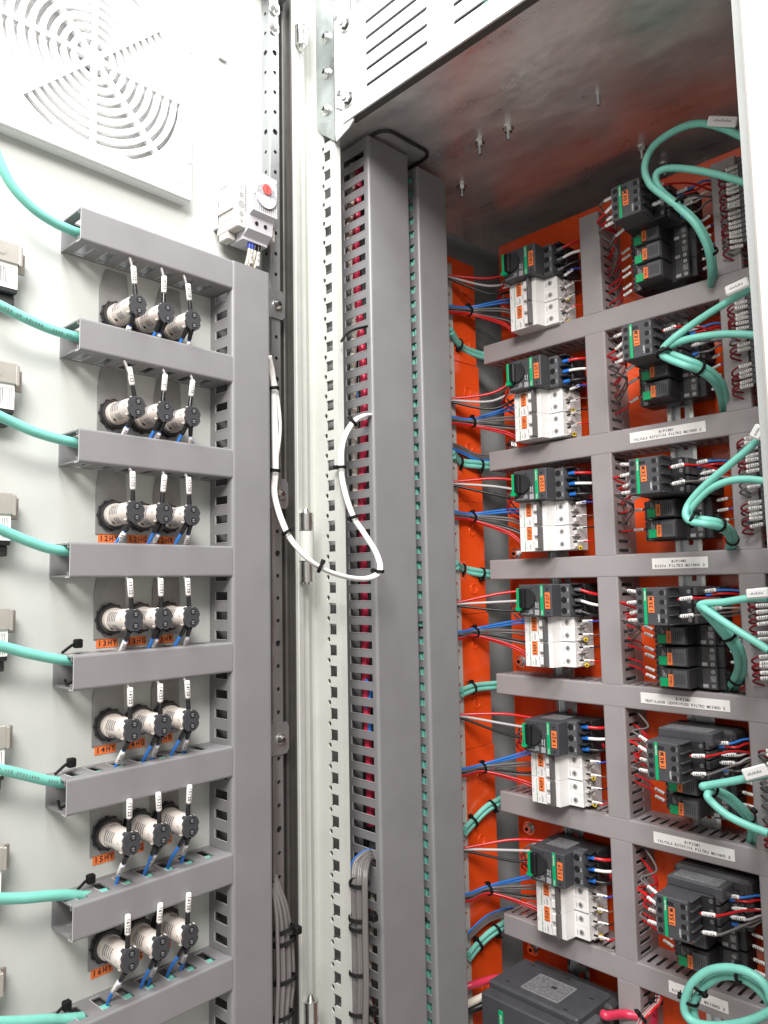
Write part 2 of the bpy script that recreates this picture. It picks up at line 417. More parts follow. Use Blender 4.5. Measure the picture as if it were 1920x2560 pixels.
# left front post with square and round holes
m = MB(); x_l, x_r = -.745, -.6935
xs = [x_l, -.7160, -.7025, x_r]; sq = []; z = .196+.025*15
HZ = []
zc = .1965-.025*40
while zc < .60: HZ.append(zc); zc += .025
ys = [-.85]
hol = set()
for c in HZ:
    if c-.006 > ys[-1]: ys += [c-.0065, c+.0065]
ys += [.62]
for j in range(1, len(ys)-1, 2): hol.add((1, j))
# the solid strips beside the squares carry small round holes: cut as octagons in their own cells
def oct_cell(m, xa, xb, za, zb, cx, cz, r, y0, y1, mt, n=12):
    ring = [(cx+r*math.cos(2*math.pi*(i+.5)/n), cz+r*math.sin(2*math.pi*(i+.5)/n)) for i in range(n)]
    def proj(p):
        dx, dz = p[0]-cx, p[1]-cz
        k = min((((xb-cx) if dx > 0 else (xa-cx))/dx) if abs(dx) > 1e-9 else 1e9, (((zb-cz) if dz > 0 else (za-cz))/dz) if abs(dz) > 1e-9 else 1e9)
        return (cx+dx*k, cz+dz*k)
    outer = [proj(p) for p in ring]
    for i in range(n):
        j = (i+1) % n; q = [ring[i], ring[j], outer[j], outer[i]]
        cor = None
        for c in ((xa, za), (xb, za), (xa, zb), (xb, zb)):
            a, b = outer[i], outer[j]
            if abs(a[0]-b[0]) > 1e-7 and abs(a[1]-b[1]) > 1e-7 and (abs(c[0]-a[0]) < 1e-7 or abs(c[1]-a[1]) < 1e-7) and (abs(c[0]-b[0]) < 1e-7 or abs(c[1]-b[1]) < 1e-7): cor = c
        if cor: q = [ring[i], ring[j], outer[j], cor, outer[i]]
        m.add([(x, y0, z) for x, z in q], [tuple(range(len(q)))], mt)
        m.add([(ring[i][0], y0, ring[i][1]), (ring[j][0], y0, ring[j][1]), (ring[j][0], y1, ring[j][1]), (ring[i][0], y1, ring[i][1])], [(0, 1, 2, 3)], mt)
for j in range(len(ys)-1):
    if j % 2 == 1:
        m.box(x_l, xs[1], .597, .599, ys[j], ys[j+1], 'frame_paint'); m.box(xs[2], x_r, .597, .599, ys[j], ys[j+1], 'frame_paint')
    elif 0 < j < len(ys)-2:
        cz = (ys[j]+ys[j+1])/2
        oct_cell(m, -.7225, -.7125, ys[j], ys[j+1], -.7172, cz, .0031, .597, .599, 'frame_paint')
        m.box(x_l, -.7225, .597, .599, ys[j], ys[j+1], 'frame_paint'); m.box(-.7125, x_r, .597, .599, ys[j], ys[j+1], 'frame_paint')
    else: m.box(x_l, x_r, .597, .599, ys[j], ys[j+1], 'frame_paint')
m.box(x_r-.0015, x_r, .599, .606, -.85, .60, 'frame_paint'); m.box(-.7464, -.7448, .5968, .5975, -.85, .60, 'gasket')  # gasket-coloured strip is the shaded gap to the frame profile, painted dark
po = cabpart(m, 'post', 'perforated front post with square and round holes')
m = MB(); m.box(-.745, -.712, .617, .6185, -.85, .59, 'galv_dull'); m.box(-.712, -.7105, .6185, .6215, -.85, .59, 'galv_dull')
for c in HZ[::1]: m.box(-.738, -.716, .6165, .6169, c+.003, c+.010, 'wall_paint')
cabpart(m, 'post_back')
# door-side frame profile (curved white strip carrying the hinges)
prof = [(-.7155, .5515), (-.7185, .5600), (-.7255, .5640), (-.7275, .575), (-.7415, .5905), (-.7425, .5970), (-.7455, .5985), (-.7475, .597), (-.747, .590), (-.733, .573), (-.731, .561), (-.722, .556), (-.7185, .5500)]
m = MB(); m.prism(prof, -.85, .85, 'frame_paint'); cabpart(m, 'frame_profile')
m = MB(); m.box(-.749, -.7255, .5975, .5988, .60, .85, 'frame_paint'); cabpart(m, 'post_top')
# hinges
def hinge(z0, z1, name='hinge'):
    c = Vector((-.7130, .5605, 0)); M = MB(); L = z1-z0
    M.cyl(c+ZV*(z0+L*.02), c+ZV*(z0+L*.30), .0090, 'steel', n=20); M.cyl(c+ZV*(z0+L*.31), c+ZV*(z0+L*.72), .0095, 'frame_paint', n=20)
    M.cyl(c+ZV*(z0+L*.73), c+ZV*(z0+L*.97), .0090, 'steel', n=20)
    M.cyl(c+ZV*(z0-.002), c+ZV*(z0+L*.02), .004, 'steel', r1=.0062, n=16); M.cyl(c+ZV*(z0+L*.97), c+ZV*(z1+.003), .0062, 'steel', r1=.003, n=16)
    M.box(-.7250, -.7130, .5665, .5690, z0+L*.03, z0+L*.96, 'steel', b=.0006)
    o = M.build(name, cab); o.location = -CO
hinge(.678, .763); hinge(.002, .088); hinge(-.56, -.462)
# right front post: two nested white profiles
m = MB(); m.prism([(-.2085, .600), (-.1985, .5935), (-.196, .5935), (-.196, .66), (-.2085, .66)], -.9, .85, 'wall_paint'); m.box(-.1960, -.03, .5785, .66, -.9, .85, 'frame_beige', b=.002)
cabpart(m, 'post', 'plain white right-hand post')

# ================================================================ door
door = thing('cabinet_door', DOOR(0, -.8, 0), 'open grey cabinet door with wired indicator rows on its inner face', 'door')
def dpart(mb, name, label=None):
    o = mb.build(name, door); o.location = (0, .8, 0); return tag(o, label)
m = MB(); m.box(-.1, .5515, -.85, .80, -.0025, 0, 'door_paint'); dpart(m, 'door_panel')
m = MB(); m.box(.5515, .5862, -.85, .80, -.0025, -.0005, 'gasket'); m.tube([(.5690, -.85, .0015), (.5690, .80, .0015)], .0028, 'gasket', n=10)
m.box(.5790, .5805, -.85, .80, -.0005, .004, 'gasket'); m.box(.5848, .5862, -.85, .80, -.0005, .0008, 'frame_paint'); dpart(m, 'gasket')
# perforated galvanised stiffener
def rail_local():
    m = MB(); z = -.85
    r0, r1, o1 = .537, .5508, .016
    cells = []
    zc = .186-.0125*84
    k = 0
    while zc < .74:
        big = (k % 4 == 0); r = .0036 if big else .0024
        tmp = MB(); oct_cell(tmp, r0+.001, r1, zc-.0125, zc+.0125, (r0+r1)/2+.001, zc, r, 0, 1, 'x')
        m.add([(v[0], v[2], o1-v[1]*.0015) for v in tmp.v], tmp.f, 'galv_dull')
        tmp = MB(); oct_cell(tmp, .001, o1-.001, zc-.0125, zc+.0125, .008, zc, r*.9, 0, 1, 'x')
        m.add([(r0+v[1]*.0015, v[2], v[0]) for v in tmp.v], tmp.f, 'galv_dull')
        zc += .025; k += 1
    m.box(r0+.0016, r0+.0022, -.85, .75, .001, o1-.002, 'hole'); m.box(r0+.002, r1-.002, -.85, .75, o1-.0026, o1-.002, 'hole')
    m.box(r1-.0012, r1, -.85, .75, 0, o1-.0005, 'galv_dull')
    m.box(r0-.0003, r0+.0012, -.85, .75, o1-.0012, o1+.0003, 'galv')
    return m
dpart(rail_local(), 'stiffener', 'perforated galvanised strip with round holes')
for z, a, b in (('M2', 240, 318), ('M2', 262, 1545), ('M3', 210, 755)):
    p = onD(z, a, b, .018); lz = p.z; lt = p.dot(DU)
    M = MB(); M.prism([(lt-.014, lz-.016), (lt+.008, lz-.016), (lt+.0115, lz-.011), (lt+.0115, lz+.013), (lt+.008, lz+.018), (lt-.014, lz+.018)], .0165, .0180, 'galv_dull')
    M.cyl((lt, lz, .018), (lt, lz, .0195), .0062, 'steel', n=20); M.cyl((lt, lz, .0195), (lt, lz, .0235), .0052, 'steel', r1=.0032, n=16)
    M.box(lt-.0028, lt+.0028, lz-.0006, lz+.0006, .0235, .0237, 'hole'); M.box(lt-.0006, lt+.0006, lz-.0028, lz+.0028, .0238, .0239, 'hole')
    dpart(M, 'fixing_bracket')
# small corner items at the top of the door
M = MB(); M.box(.44, .566, .715, .738, .0, .02, 'galv', b=.001); dpart(M, 'top_stiffener')
M = MB(); M.prism([(.455, .69), (.475, .60), (.485, .60), (.486, .64), (.476, .70)], .0, .004, 'door_paint'); M.box(.462, .482, .69, .706, 0, .02, 'frame_white', b=.002); dpart(M, 'latch_tab')
for z, a, b in (('M1', 120, 55), ('M1', 115, 180)):
    p = onD(z, a, b, .018); lz = p.z; lt = p.dot(DU); M = MB()
    M.cyl((lt, lz, .0162), (lt, lz, .0185), .0078, 'steel', n=20); M.cyl((lt, lz, .0185), (lt, lz, .0230), .006, 'steel', r1=.004, n=16); dpart(M, 'screw')

# ================================================================ ducts
def duct(M, L, W, Dp, pitch, slot, z0, z1, label, group, name='cable_duct', pm='pvc', skip=(), cat='cable duct', off0=0, wall=.0015):
    """local: x along the length 0..L, y across 0..W, z out 0..Dp"""
    t = thing(name, M, label, cat, group)
    m = MB(); m.box(0, L, 0, W, 0, wall, pm)
    for (ya, yb) in ((0, wall), (W-wall, W)):
        m.box(0, L, ya, yb, wall, z0, pm)
        m.box(0, L, ya, yb, z1, Dp-.002, pm)
        x = 0; c = off0+pitch/2; prev = 0; sk = 0
        while c+slot/2 < L:
            if c-slot/2 > prev and not any(a < c < b for a, b in skip):
                m.box(prev, c-slot/2, ya, yb, z0, z1, pm)
                yo = yb if ya > 0 else ya
                # pale trimmed rim of each slot
                e = .0004
                s_ = 1 if ya > 0 else -1
                m.box(c-slot/2, c-slot/2+.0004, min(yo, yo+s_*e), max(yo, yo+s_*e), z0, z1, 'pvc_edge')
                m.box(c-slot/2, c+slot/2, min(yo, yo+s_*e), max(yo, yo+s_*e), z0-.0003, z0+.0003, 'pvc_edge')
                prev = c+slot/2
            c += pitch
        m.box(prev, L, ya, yb, z0, z1, pm)
    # inner lips at the top of the walls
    m.box(0, L, wall, wall+.003, Dp-.006, Dp-.0045, pm); m.box(0, L, W-wall-.003, W-wall, Dp-.006, Dp-.0045, pm)
    m.build('channel', t)
    c = MB(); r = .0022 if W < .035 else .0036; lip = .009; e = .0008; th = .0014
    prof = [(-e, Dp-lip), (-e, Dp-r)]+[(-e+r-r*math.cos(R(a)), Dp-r+r*math.sin(R(a))) for a in (30, 60, 90)]
    prof += [(W+e-r+r*math.sin(R(a)), Dp-r+r*math.cos(R(a))) for a in (0, 30, 60)]+[(W+e, Dp-r), (W+e, Dp-lip)]
    inner = [(W+e-th, Dp-lip), (W+e-th, Dp-th), (-e+th, Dp-th), (-e+th, Dp-lip)]
    poly = prof+inner; n = len(poly)
    vs = [(0, p[0], p[1]) for p in poly]+[(L, p[0], p[1]) for p in poly]
    c.add(vs, [(i, (i+1) % n, n+(i+1) % n, n+i) for i in range(n)], pm)
    for x in (0, L):     # end rims
        P = [(x, p[0], p[1]) for p in poly]
        k = len(prof)
        c.add(P, [(0, 1, n-1)] + [(1, 2, n-2, n-1)], 'pvc_edge')
        c.add(P, [tuple(range(2, k-2))+(k+1, k+2)], 'pvc_edge'); c.add(P, [(k-2, k-1, k, k+1), (k-2, k-1, k)][:1], 'pvc_edge')
    c.build('cover', t)
    return t
# door horizontals: (top z, bottom z, left t)
DH = [(.345, .315, .300), (.2415, .2135, .301), (.1415, .1125, .302), (.0405, .011, .296), (-.057, -.0855, .301), (-.160, -.1885, .297), (-.2635, -.2915, .3045), (-.3615, -.3905, .285)]
dn = ['highest', 'second highest', 'third from the top', 'fourth from the top', 'fifth from the top', 'sixth from the top', 'seventh from the top', 'lowest visible']
for i, (a, b, t0) in enumerate(DH):
    duct(DOOR(t0, b, 0), .4652-t0, a-b, .041, .0215, .0095, .006, .034, 'short grey horizontal door duct, %s, a green cable entering its left end' % dn[i], 'horizontal wireways on the door', off0=.003)
# door vertical duct: local x = up, y = -t
Mv = frame(D(.5155, -.80, 0), ZV, -DU, DN)
duct(Mv, .80+.346, .0495, .041, .020, .0090, .010, .036, 'tall vertical grey duct on the open door joining the short horizontal ducts', 'vertical wireways')
# cabinet side wall ducts: local x = up, y = -Y direction
def SV(y1, z0): return frame((-.745, y1, z0), ZV, Vector((0, -1, 0)), Vector((1, 0, 0)))
zslot = -.37
duct(SV(.7225, -.85), .85+.5855, .0745, .060, .020, .0100, .0095, .0508, 'wide vertical grey duct directly behind the perforated post, red and cream wires behind its slots', 'vertical wireways', skip=((.85-.372, .85-.348),), off0=.004, name='cable_duct')
duct(SV(.8005, -.85), .85+.578, .0595, .060, .020, .0105, .011, .050, 'vertical grey duct with green cable showing in its slots, second from the post', 'vertical wireways', off0=.004)
# back-plate ducts
BZ = [.370, .1995, .032, -.1395, -.3115, -.4865]; BH = .0285
BX = [-.727, -.7225, -.728, -.723, -.7225, -.7235]
lab = ['just above the 11QF breaker', 'between the 11QF and 12QF breakers', 'between the 12QF and 13QF breakers', 'between the 13QF and 14QF breakers', 'between the 14QF and 15QF breakers', 'below the 15QF breakers']
stick = [None, ('B1P13M1', 'VALVULA ROTATIVA FILTRO MOINHO 2', -.487, -.386), ('B1P14M1', 'ROSCA FILTRO MOINHO 2', -.465, -.393),
         ('B1P22M1', 'VENTILADOR CENTRIFUGO FILTRO MOINHO 3', -.490, -.377), ('B1P23M1', 'VALVULA ROTATIVA FILTRO MOINHO 3', -.482, -.382), ('B1P24M1', 'ROSCA FILTRO MOINHO 3', -.472, -.400)]
for i in range(6):
    M = BACK(BX[i], BZ[i]-BH)
    t = duct(M, -.12-BX[i], BH, .060, .0125, .0048, .020, .049, 'long horizontal warm-grey duct on the orange plate, '+lab[i], 'horizontal wireways on the orange plate', pm='pvc_warm')
    if stick[i]:
        a, b, x0, x1 = stick[i]; m = MB(); x0 -= BX[i]; x1 -= BX[i]; zf = .0602
        m.box(x0, x1, .0085, .0222, zf, zf+.00025, 'label_white'); xc = (x0+x1)/2
        m.text(a, xc, .0178, zf+.0004, .0032, 'ink', cw=.62); k = (x1-x0)*.90/len(b); m.text(b, xc, .0122, zf+.0004, .0033, 'ink', cw=k*.7/.0033)
        m.build('sticker', t)
def vseg(x0, x1, z0, z1, label, M2='pvc_warm'):
    return duct(frame((x1, .99, z0), ZV, Vector((-1, 0, 0)), Vector((0, -1, 0))), z1-z0, x1-x0, .0600, .0125, .0050, .020, .049, label, 'short vertical wireways on the orange plate', pm=M2)
edges = [(BZ[0]+.0003, .514)]+[(BZ[i+1]+.0003, BZ[i]-BH-.0003) for i in range(5)]+[(-.85, BZ[5]-BH-.0003)]
rn = ['10', '11', '12', '13', '14', '15', '16']
for i, (a, b) in enumerate(edges):
    vseg(-.5485+.001*i, -.5185+.001*i, a, b, 'short vertical grey duct between the %sQF breaker and the %sKM contactor' % (rn[i], rn[i]) if i < 6 else 'grey vertical duct beside the big black contactor at the bottom')
    vseg(-.3610+.001*i, -.3320+.001*i, a, b, 'short vertical grey duct right of the %sKM contactor beside the screw terminals' % rn[i] if i < 6 else 'lowest vertical grey duct behind the coiled green cable')

# ================================================================ DIN rails
def din(x, z0, z1, label, y=.965):
    t = thing('din_rail', BACK(x, z0), label, 'mounting rail', 'slotted steel mounting rails')
    L = z1-z0; m = MB(); h = .99-y
    for s in (-1, 1):
        m.box(s*.0175, s*.0125, 0, L, h-.0012, h, 'steel'); m.box(s*.0130, s*.0118, 0, L, h-.0075, h-.0012, 'galv')
    segs = []; q = 0
    m.box(-.0118, -.003, 0, L, h-.0087, h-.0075, 'galv'); m.box(.003, .0118, 0, L, h-.0087, h-.0075, 'galv')
    y0 = 0
    while y0 < L:
        m.box(-.003, .003, y0, min(L, y0+.010), h-.0087, h-.0075, 'galv'); y0 += .025
    m.build('rail', t); return t
for i, (a, b) in enumerate(edges[:6]):
    lo = a-.0; 
    din(-.6330+.002*i, a+.0, b-.0 if i else .50, 'steel mounting rail behind the %sQF breakers' % rn[i])
    din(-.4345+.0015*i, a+.0, b-.0 if i else .50, 'steel mounting rail behind the %sKM contactor and relays' % rn[i])
din(-.6230, -.80, BZ[5]-BH-.001, 'short steel rail above the big black contactor at the bottom')
din(-.4255, -.80, BZ[5]-BH-.001, 'steel rail below the lowest sticker, behind the coiled green cable')

# ================================================================ devices (local frame: x right, y up, z out from the rail front plane y=.965)
def DEV(x, z): return BACK(x, z, .965)
def screwhole(m, x, y, z, r, cross=True):
    m.cyl((x, y, z-.0001), (x, y, z+.0001), r, 'hole', n=16)
    if cross:
        m.cyl((x, y, z+.0001), (x, y, z+.0004), r*.62, 'ink_soft', n=12)
ZQF = [.4615, .296, .1345, -.0275, -.2135, -.384]; XQF = [-.652, -.650, -.648, -.6465, -.6445, -.6435]
def motor_breaker(i):
    t = thing('motor_breaker', DEV(XQF[i], ZQF[i]), 'black motor breaker with green-edged rotary knob and orange tag %sQF' % rn[i], 'breaker', 'motor breakers')
    h = .0223; m = MB()
    m.box(-.002, .0805, -h, h, 0, .035, 'black', b=.001)
    m.box(0, .0545, -h, h, .035, .0765, 'anth', b=.0012)
    m.box(.0545, .0685, -h, h, .035, .0545, 'anth_light', b=.0008)
    m.prism([(-.0, -h+.001), (-.004, -h+.004), (-.004, h-.004), (0, h-.001)], .035, .070, 'black')
    for k in (-1, 0, 1):
        m.box(.0690, .0790, k*.0148-.0012+.0074, k*.0148+.0012+.0074, .035, .050, 'black', b=.0004)
        m.box(.0690, .080, k*.0148-.0035, k*.0148+.0045, .035, .0405, 'black_gloss')
        screwhole(m, .0600, k*.0148+.0002, .0546, .0044, False)
    m.box(.0690, .0790, -h, -h+.002, .035, .050, 'black', b=.0004)
    for k, s_ in ((1, '6T3'), (0, '4T2'), (-1, '2T1')): m.text(s_, .0664, k*.0148, .0547, .0018, 'print_white', rot=90)
    for y in (.0155, -.0165): m.cyl((.0475, y, .0764), (.0475, y, .0767), .0014, 'hole', n=12)
    m.cyl((.022, .0175, .0764), (.022, .0175, .0767), .0012, 'hole', n=12)
    for k in range(5): m.box(.003+k*.003, .0048+k*.003, -.0190, -.0178, .0766, .0767, 'print_grey')
    m.text('GV2P', .0290, -.0060, .0767, .0022, 'print_white', rot=90)
    for k in range(4): m.box(.017+k*.0017, .0179+k*.0017, -.0185, -.0135+.001*(k % 3), .0766, .0767, 'print_grey')
    m.box(.0267, .0337, -.0200, -.0125, .0766, .0768, 'print_grey'); m.box(.0320, .0326, -.0110, -.0020, .0766, .0767, 'print_white')
    # sticker plate on the top side
    m.box(.012, .045, h, h+.0002, .020, .055, 'sticker_grey')
    m.build('body', t)
    g = MB(); g.box(.0365, .0415, -.0210, .0215, .0764, .0775, 'green', b=.0005); g.text('Schneider', .0388, .0125, .0776, .0022, 'print_white', rot=90, cw=.5); g.text('TeSys', .0388, -.0165, .0776, .002, 'print_white', rot=90, cw=.5); g.build('green_stripe', t)
    k = MB(); k.cyl((.0150, .0030, .0764), (.0150, .0030, .0800), .0142, 'black', r1=.0135, n=32)
    k.box(.0065, .0150, -.0110, .0170, .0799, .0860, 'black_gloss', b=.0012)
    kn = k.build('rotary_knob', t)
    q = MB(); q.box(.0028, .0064, -.0085, .0172, .0800, .0862, 'green', b=.0004)
    q.prism([(.0028, -.0080), (.0064, -.0080), (.0098, -.0112), (.0078, -.0142), (.0018, -.0142), (.0000, -.0115)], .0800, .0858, 'green'); q.build('pointer', kn)
    o = MB(); o.box(.0440, .0520, -.0110, .0112, .0764, .0770, 'orange_tag'); o.text(rn[i]+'QF', .0480, 0, .0773, .0052, 'ink', rot=90, cw=.66); o.build('orange_tag', t)
    return t
for i in range(6): motor_breaker(i)
ZM_ = [.404, .2385, .077, -.085, -.271, -.4425]; XM = [-.654, -.653, -.651, -.649, -.6465, -.6455]
def mcb(i, n):   # n=1 lower, 2 upper
    zc = ZM_[i]+(.0176 if n == 2 else -.0176)
    t = thing('circuit_breaker', DEV(XM[i], zc), 'white two-pole miniature breaker tagged %sQF%d, %s' % (rn[i], n, 'directly under the black %sQF breaker' % rn[i] if n == 2 else 'lower of its pair beneath %sQF2' % rn[i]), 'breaker', 'miniature breakers')
    h = .0174; m = MB()
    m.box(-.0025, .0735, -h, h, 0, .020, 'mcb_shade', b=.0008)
    m.box(-.0025, .0705, -h, h, .020, .044, 'mcb', b=.0008)
    m.prism([(0, .044), (.0515, .044), (.046, .0615), (.0, .0615)], -h+.0002, h-.0002, 'mcb', 'y') if False else None
    m.add([(0, -h, .044), (.0490, -h, .044), (.0460, -h, .0615), (0.0005, -h, .0615), (0, h, .044), (.0490, h, .044), (.0460, h, .0615), (.0005, h, .0615)],
          [(0, 1, 2, 3), (4, 7, 6, 5), (1, 5, 6, 2), (0, 3, 7, 4), (3, 2, 6, 7)], 'mcb')
    # terminal shelves with translucent look
    for k in (-1, 1):
        y = k*.0088
        m.box(.0705, .0748, y-.0072, y-.0050, .020, .038, 'clear_plastic', b=.0004); m.box(.0705, .0740, y-.0040, y+.006, .020, .030, 'clear_plastic', b=.0006)
        m.box(.0708, .0735, y+.0025, y+.006, .0302, .0304, 'ink_soft')
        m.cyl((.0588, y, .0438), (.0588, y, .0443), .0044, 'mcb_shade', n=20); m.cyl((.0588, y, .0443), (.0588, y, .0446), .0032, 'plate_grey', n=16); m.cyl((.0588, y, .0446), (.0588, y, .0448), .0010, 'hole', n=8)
        m.box(.0515, .0519, y-.005, y+.004, .0440, .0442, 'ink_soft')
        m.box(.0525, .0528, y-.005, y+.001, .0440, .0442, 'ink_soft')
        # recess for the lever
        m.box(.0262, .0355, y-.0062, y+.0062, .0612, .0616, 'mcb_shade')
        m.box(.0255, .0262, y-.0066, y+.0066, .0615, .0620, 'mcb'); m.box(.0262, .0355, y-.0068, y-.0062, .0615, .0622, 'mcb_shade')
    m.box(-.0025, .0705, -.0002, .0002, .0441, .0443, 'mcb_shade'); 
    if n == 1: m.box(-.0025, .0705, h-.0003, h+.0003, .0438, .0442, 'ink_soft')
    m.box(.0083, .0089, -.0040, .0150, .0615, .0617, 'green_print'); m.text('Schneider', .0086, -.0102, .0618, .0020, 'green_print', rot=90, cw=.52)
    for k, (x, a, b) in enumerate(((.0125, -.015, -.010), (.0165, -.0155, -.006), (.0180, -.0155, -.008), (.0232, -.008, -.003), (.0025, -.004, .001))): m.box(x, x+.0006, a, b, .0615, .0617, 'ink_soft')
    m.build('body', t)
    lv = MB()
    for k in (-1, 1):
        y = k*.0088; lv.box(.0275, .0345, y-.0055, y+.0055, .0617, .0672, 'mcb', b=.0012)
    lv.build('lever', t)
    b = MB(); b.box(.0365, .0400, -h+.001, h-.001, .0617, .0715, 'toggle_bar', b=.0008); b.build('tie_bar', t)
    o = MB(); y0 = -.0015 if n == 2 else .0005; o.box(.0122, .0212, y0-.0015, y0+.0172, .0615, .0621, 'orange_tag'); o.text('%sQF%d' % (rn[i], n), .0167, y0+.0080, .0624, .0047, 'ink', rot=90, cw=.60); o.build('orange_tag', t)
    if n == 1 or i not in (2,):
        y = MB(); yy = -.0145 if n == 1 else -.0150
        y.cyl((.0770, yy, .0250), (.0785, yy, .0290), .0030, 'yellow', n=12); y.box(.0730, .077, yy-.0018, yy+.0018, .022, .026, 'yellow'); y.cyl((.0786, yy, .0292), (.0787, yy, .0294), .0013, 'hole', n=8); y.build('yellow_clip', t)
    return t
for i in range(6): mcb(i, 2); mcb(i, 1)
ZK = [.4710, .290, .1230, -.0330, -.2110, -.3830]; XK = [-.4555, -.4505, -.4505, -.4495, -.4455, -.4440]
def contactor(i):
    big = i >= 4
    t = thing('contactor', DEV(XK[i], ZK[i]), 'black contactor with four-pole auxiliary front and orange tag %sKM%s' % (rn[i], ', its textured top plate visible' if big else ''), 'contactor', 'contactors')
    h = .0222; m = MB()
    if i == 5 or i == 4: m.box(-.0120, .080 if i == 5 else .074, -h, h+(.012 if i == 5 else .008), 0, .040, 'black_soft', b=.004)
    m.box(-.010, .0680, -h, h, 0, .046, 'black', b=.0012)
    m.box(-.003, .0530, -h, h, .046, .079, 'black', b=.0010)
    if big:
        m.box(-.004, .062, h-.006, h+.009, .040, .074, 'anth', b=.0012); m.box(.001, .055, h+.009, h+.0093, .045, .070, 'sticker_grey')
    for k in range(4):                                       # terminal towers on the right with screws
        y = -h+.0055+k*.0112
        m.box(.0530, .0575, y-.0045, y+.0045, .040, .0745, 'black_soft', b=.0005); m.box(.0680, .0725, y-.0045, y+.0045, .012, .044, 'black_soft', b=.0005)
        m.cyl((.0500, y, .0790), (.0500, y, .0794), .0024, 'galv_dull', n=12); m.cyl((.0640, y, .0460), (.0640, y, .0466), .0028, 'galv_dull', n=12)
        m.box(.0484, .0516, y-.0002, y+.0002, .0794, .0796, 'hole'); m.box(.0624, .0656, y-.0003, y+.0003, .0466, .0468, 'hole')
    m.build('body', t)
    f = MB(); a = .0385
    f.box(0, a, -h, h, .080, .1130, 'anth', b=.0010)
    for k in range(5): f.box(a, a+.0035, -h+.0005+k*.0108, -h+.0018+k*.0108, .084, .109, 'anth', b=.0004)
    for k in range(4):
        y = -.0162+k*.0108; f.cyl((.0055, y, .1129), (.0055, y, .1133), .0031, 'hole', n=18); f.cyl((.0330, y, .1129), (.0330, y, .1133), .0031, 'hole', n=18)
        f.text('53NO', .0370, y, .1132, .0014, 'print_grey', rot=90); f.text('21NC', .0012, y, .1132, .0012, 'print_grey', rot=90)
    for k in range(3): f.box(.0150, .0218, .0140+k*.0014, .0148+k*.0014, .1130, .1133, 'hole')
    f.box(.0145, .0150, .0132, .0180, .1130, .1134, 'black_gloss'); f.text('LADN31', .0282, -.0130, .1132, .0020, 'print_white', rot=90, cw=.55)
    fr = f.build('auxiliary_block', t)
    g = MB(); g.box(.0105, .0142, -.0215, .0215, .1129, .1139, 'green', b=.0004); g.text('Schneider', .0123, .0130, .1140, .0019, 'print_white', rot=90, cw=.48); g.build('green_stripe', fr)
    o = MB(); o.box(.0158, .0232, -.0072, .0118, .1129, .1137, 'orange_tag', b=.0003); o.text(rn[i]+'KM', .0195, .0023, .1140, .0050, 'ink', rot=90, cw=.66); o.build('orange_tag', fr)
    return t
for i in range(6): contactor(i)
XR = [-.471, -.4695, -.4715, -.4665, -.4625, -.4615]
RELS = {0: [.4445, .4195, .3945], 1: [.2640, .2380], 2: [.0870, .0610], 3: [-.0700, -.0965, -.1225], 4: [-.2470, -.2740], 5: [-.4200, -.4480]}
nth = {3: ['top', 'middle', 'lowest'], 2: ['upper', 'lower']}
def relay(i, j, z):
    x0 = XR[i]; n = len(RELS[i])
    t = thing('relay', DEV(x0, z), 'small black plug-in relay with green tab below the %sKM contactor, %s one of %d' % (rn[i], nth[n][j], n), 'relay', 'plug-in relays')
    h = .0127; m = MB()
    m.box(0, .084, -h, h, 0, .028, 'black', b=.0008); m.box(0, .0135, -h, h, .028, .036, 'black_soft', b=.0008)
    m.box(.058, .0760, -h, h, .028, .034, 'black_soft', b=.0008)
    for k in range(4):
        y = -.0095+k*.0063
        m.cyl((.0085, y, .0360), (.0085, y, .0368), .0024, 'galv_dull', n=14); m.box(.0068, .0102, y-.0003, y+.0003, .0368, .037, 'hole'); m.box(.0082, .0088, y-.0017, y+.0017, .0368, .0371, 'hole')
        m.cyl((.0020, y, .0360), (.0020, y, .0363), .0013, 'hole', n=8)
    for y in (-.0085, .0085): m.cyl((.0715, y, .0340), (.0715, y, .0348), .0024, 'galv_dull', n=14); m.box(.0712, .0718, y-.0017, y+.0017, .0348, .0350, 'hole')
    m.box(.0585, .0650, -.0105, -.0065, .0340, .0344, 'print_grey'); m.box(.0680, .0745, -.0035, .0040, .0340, .0343, 'sticker_grey')
    m.build('socket', t)
    b = MB(); b.box(.0150, .0510, -.0115, .0120, .028, .0560, 'black_soft', b=.0010); b.box(.0320, .0505, -.0105, .0105, .0560, .0600, 'anth_light', b=.0010)
    for k in range(3): b.box(.0185+k*.0018, .0192+k*.0018, .001, .0095-.002*k, .0560, .0562, 'print_grey')
    b.box(.0262, .0266, -.010, .010, .0560, .0563, 'print_grey')
    for k in range(5): b.box(.036+k*.0026, .037+k*.0026, -.0065, .006, .0600, .0602, 'ink')
    b.build('relay_body', t)
    g = MB(); g.box(.0150, .0260, -.0102, .0005, .0558, .0585, 'green', b=.0005); g.box(.0125, .0165, -.0065, -.0035, .0560, .0588, 'w_brown', b=.0004); g.build('green_tab', t)
    o = MB(); o.box(.0275, .0335, -.0092, .0055, .0603, .0607, 'orange_tag'); o.text('%sKA%d' % (rn[i], j+1), .0305, -.002, .0609, .0028, 'ink', rot=90, cw=.55); o.build('orange_tag', t)
for i in RELS:
    for j, z in enumerate(RELS[i]): relay(i, j, z)

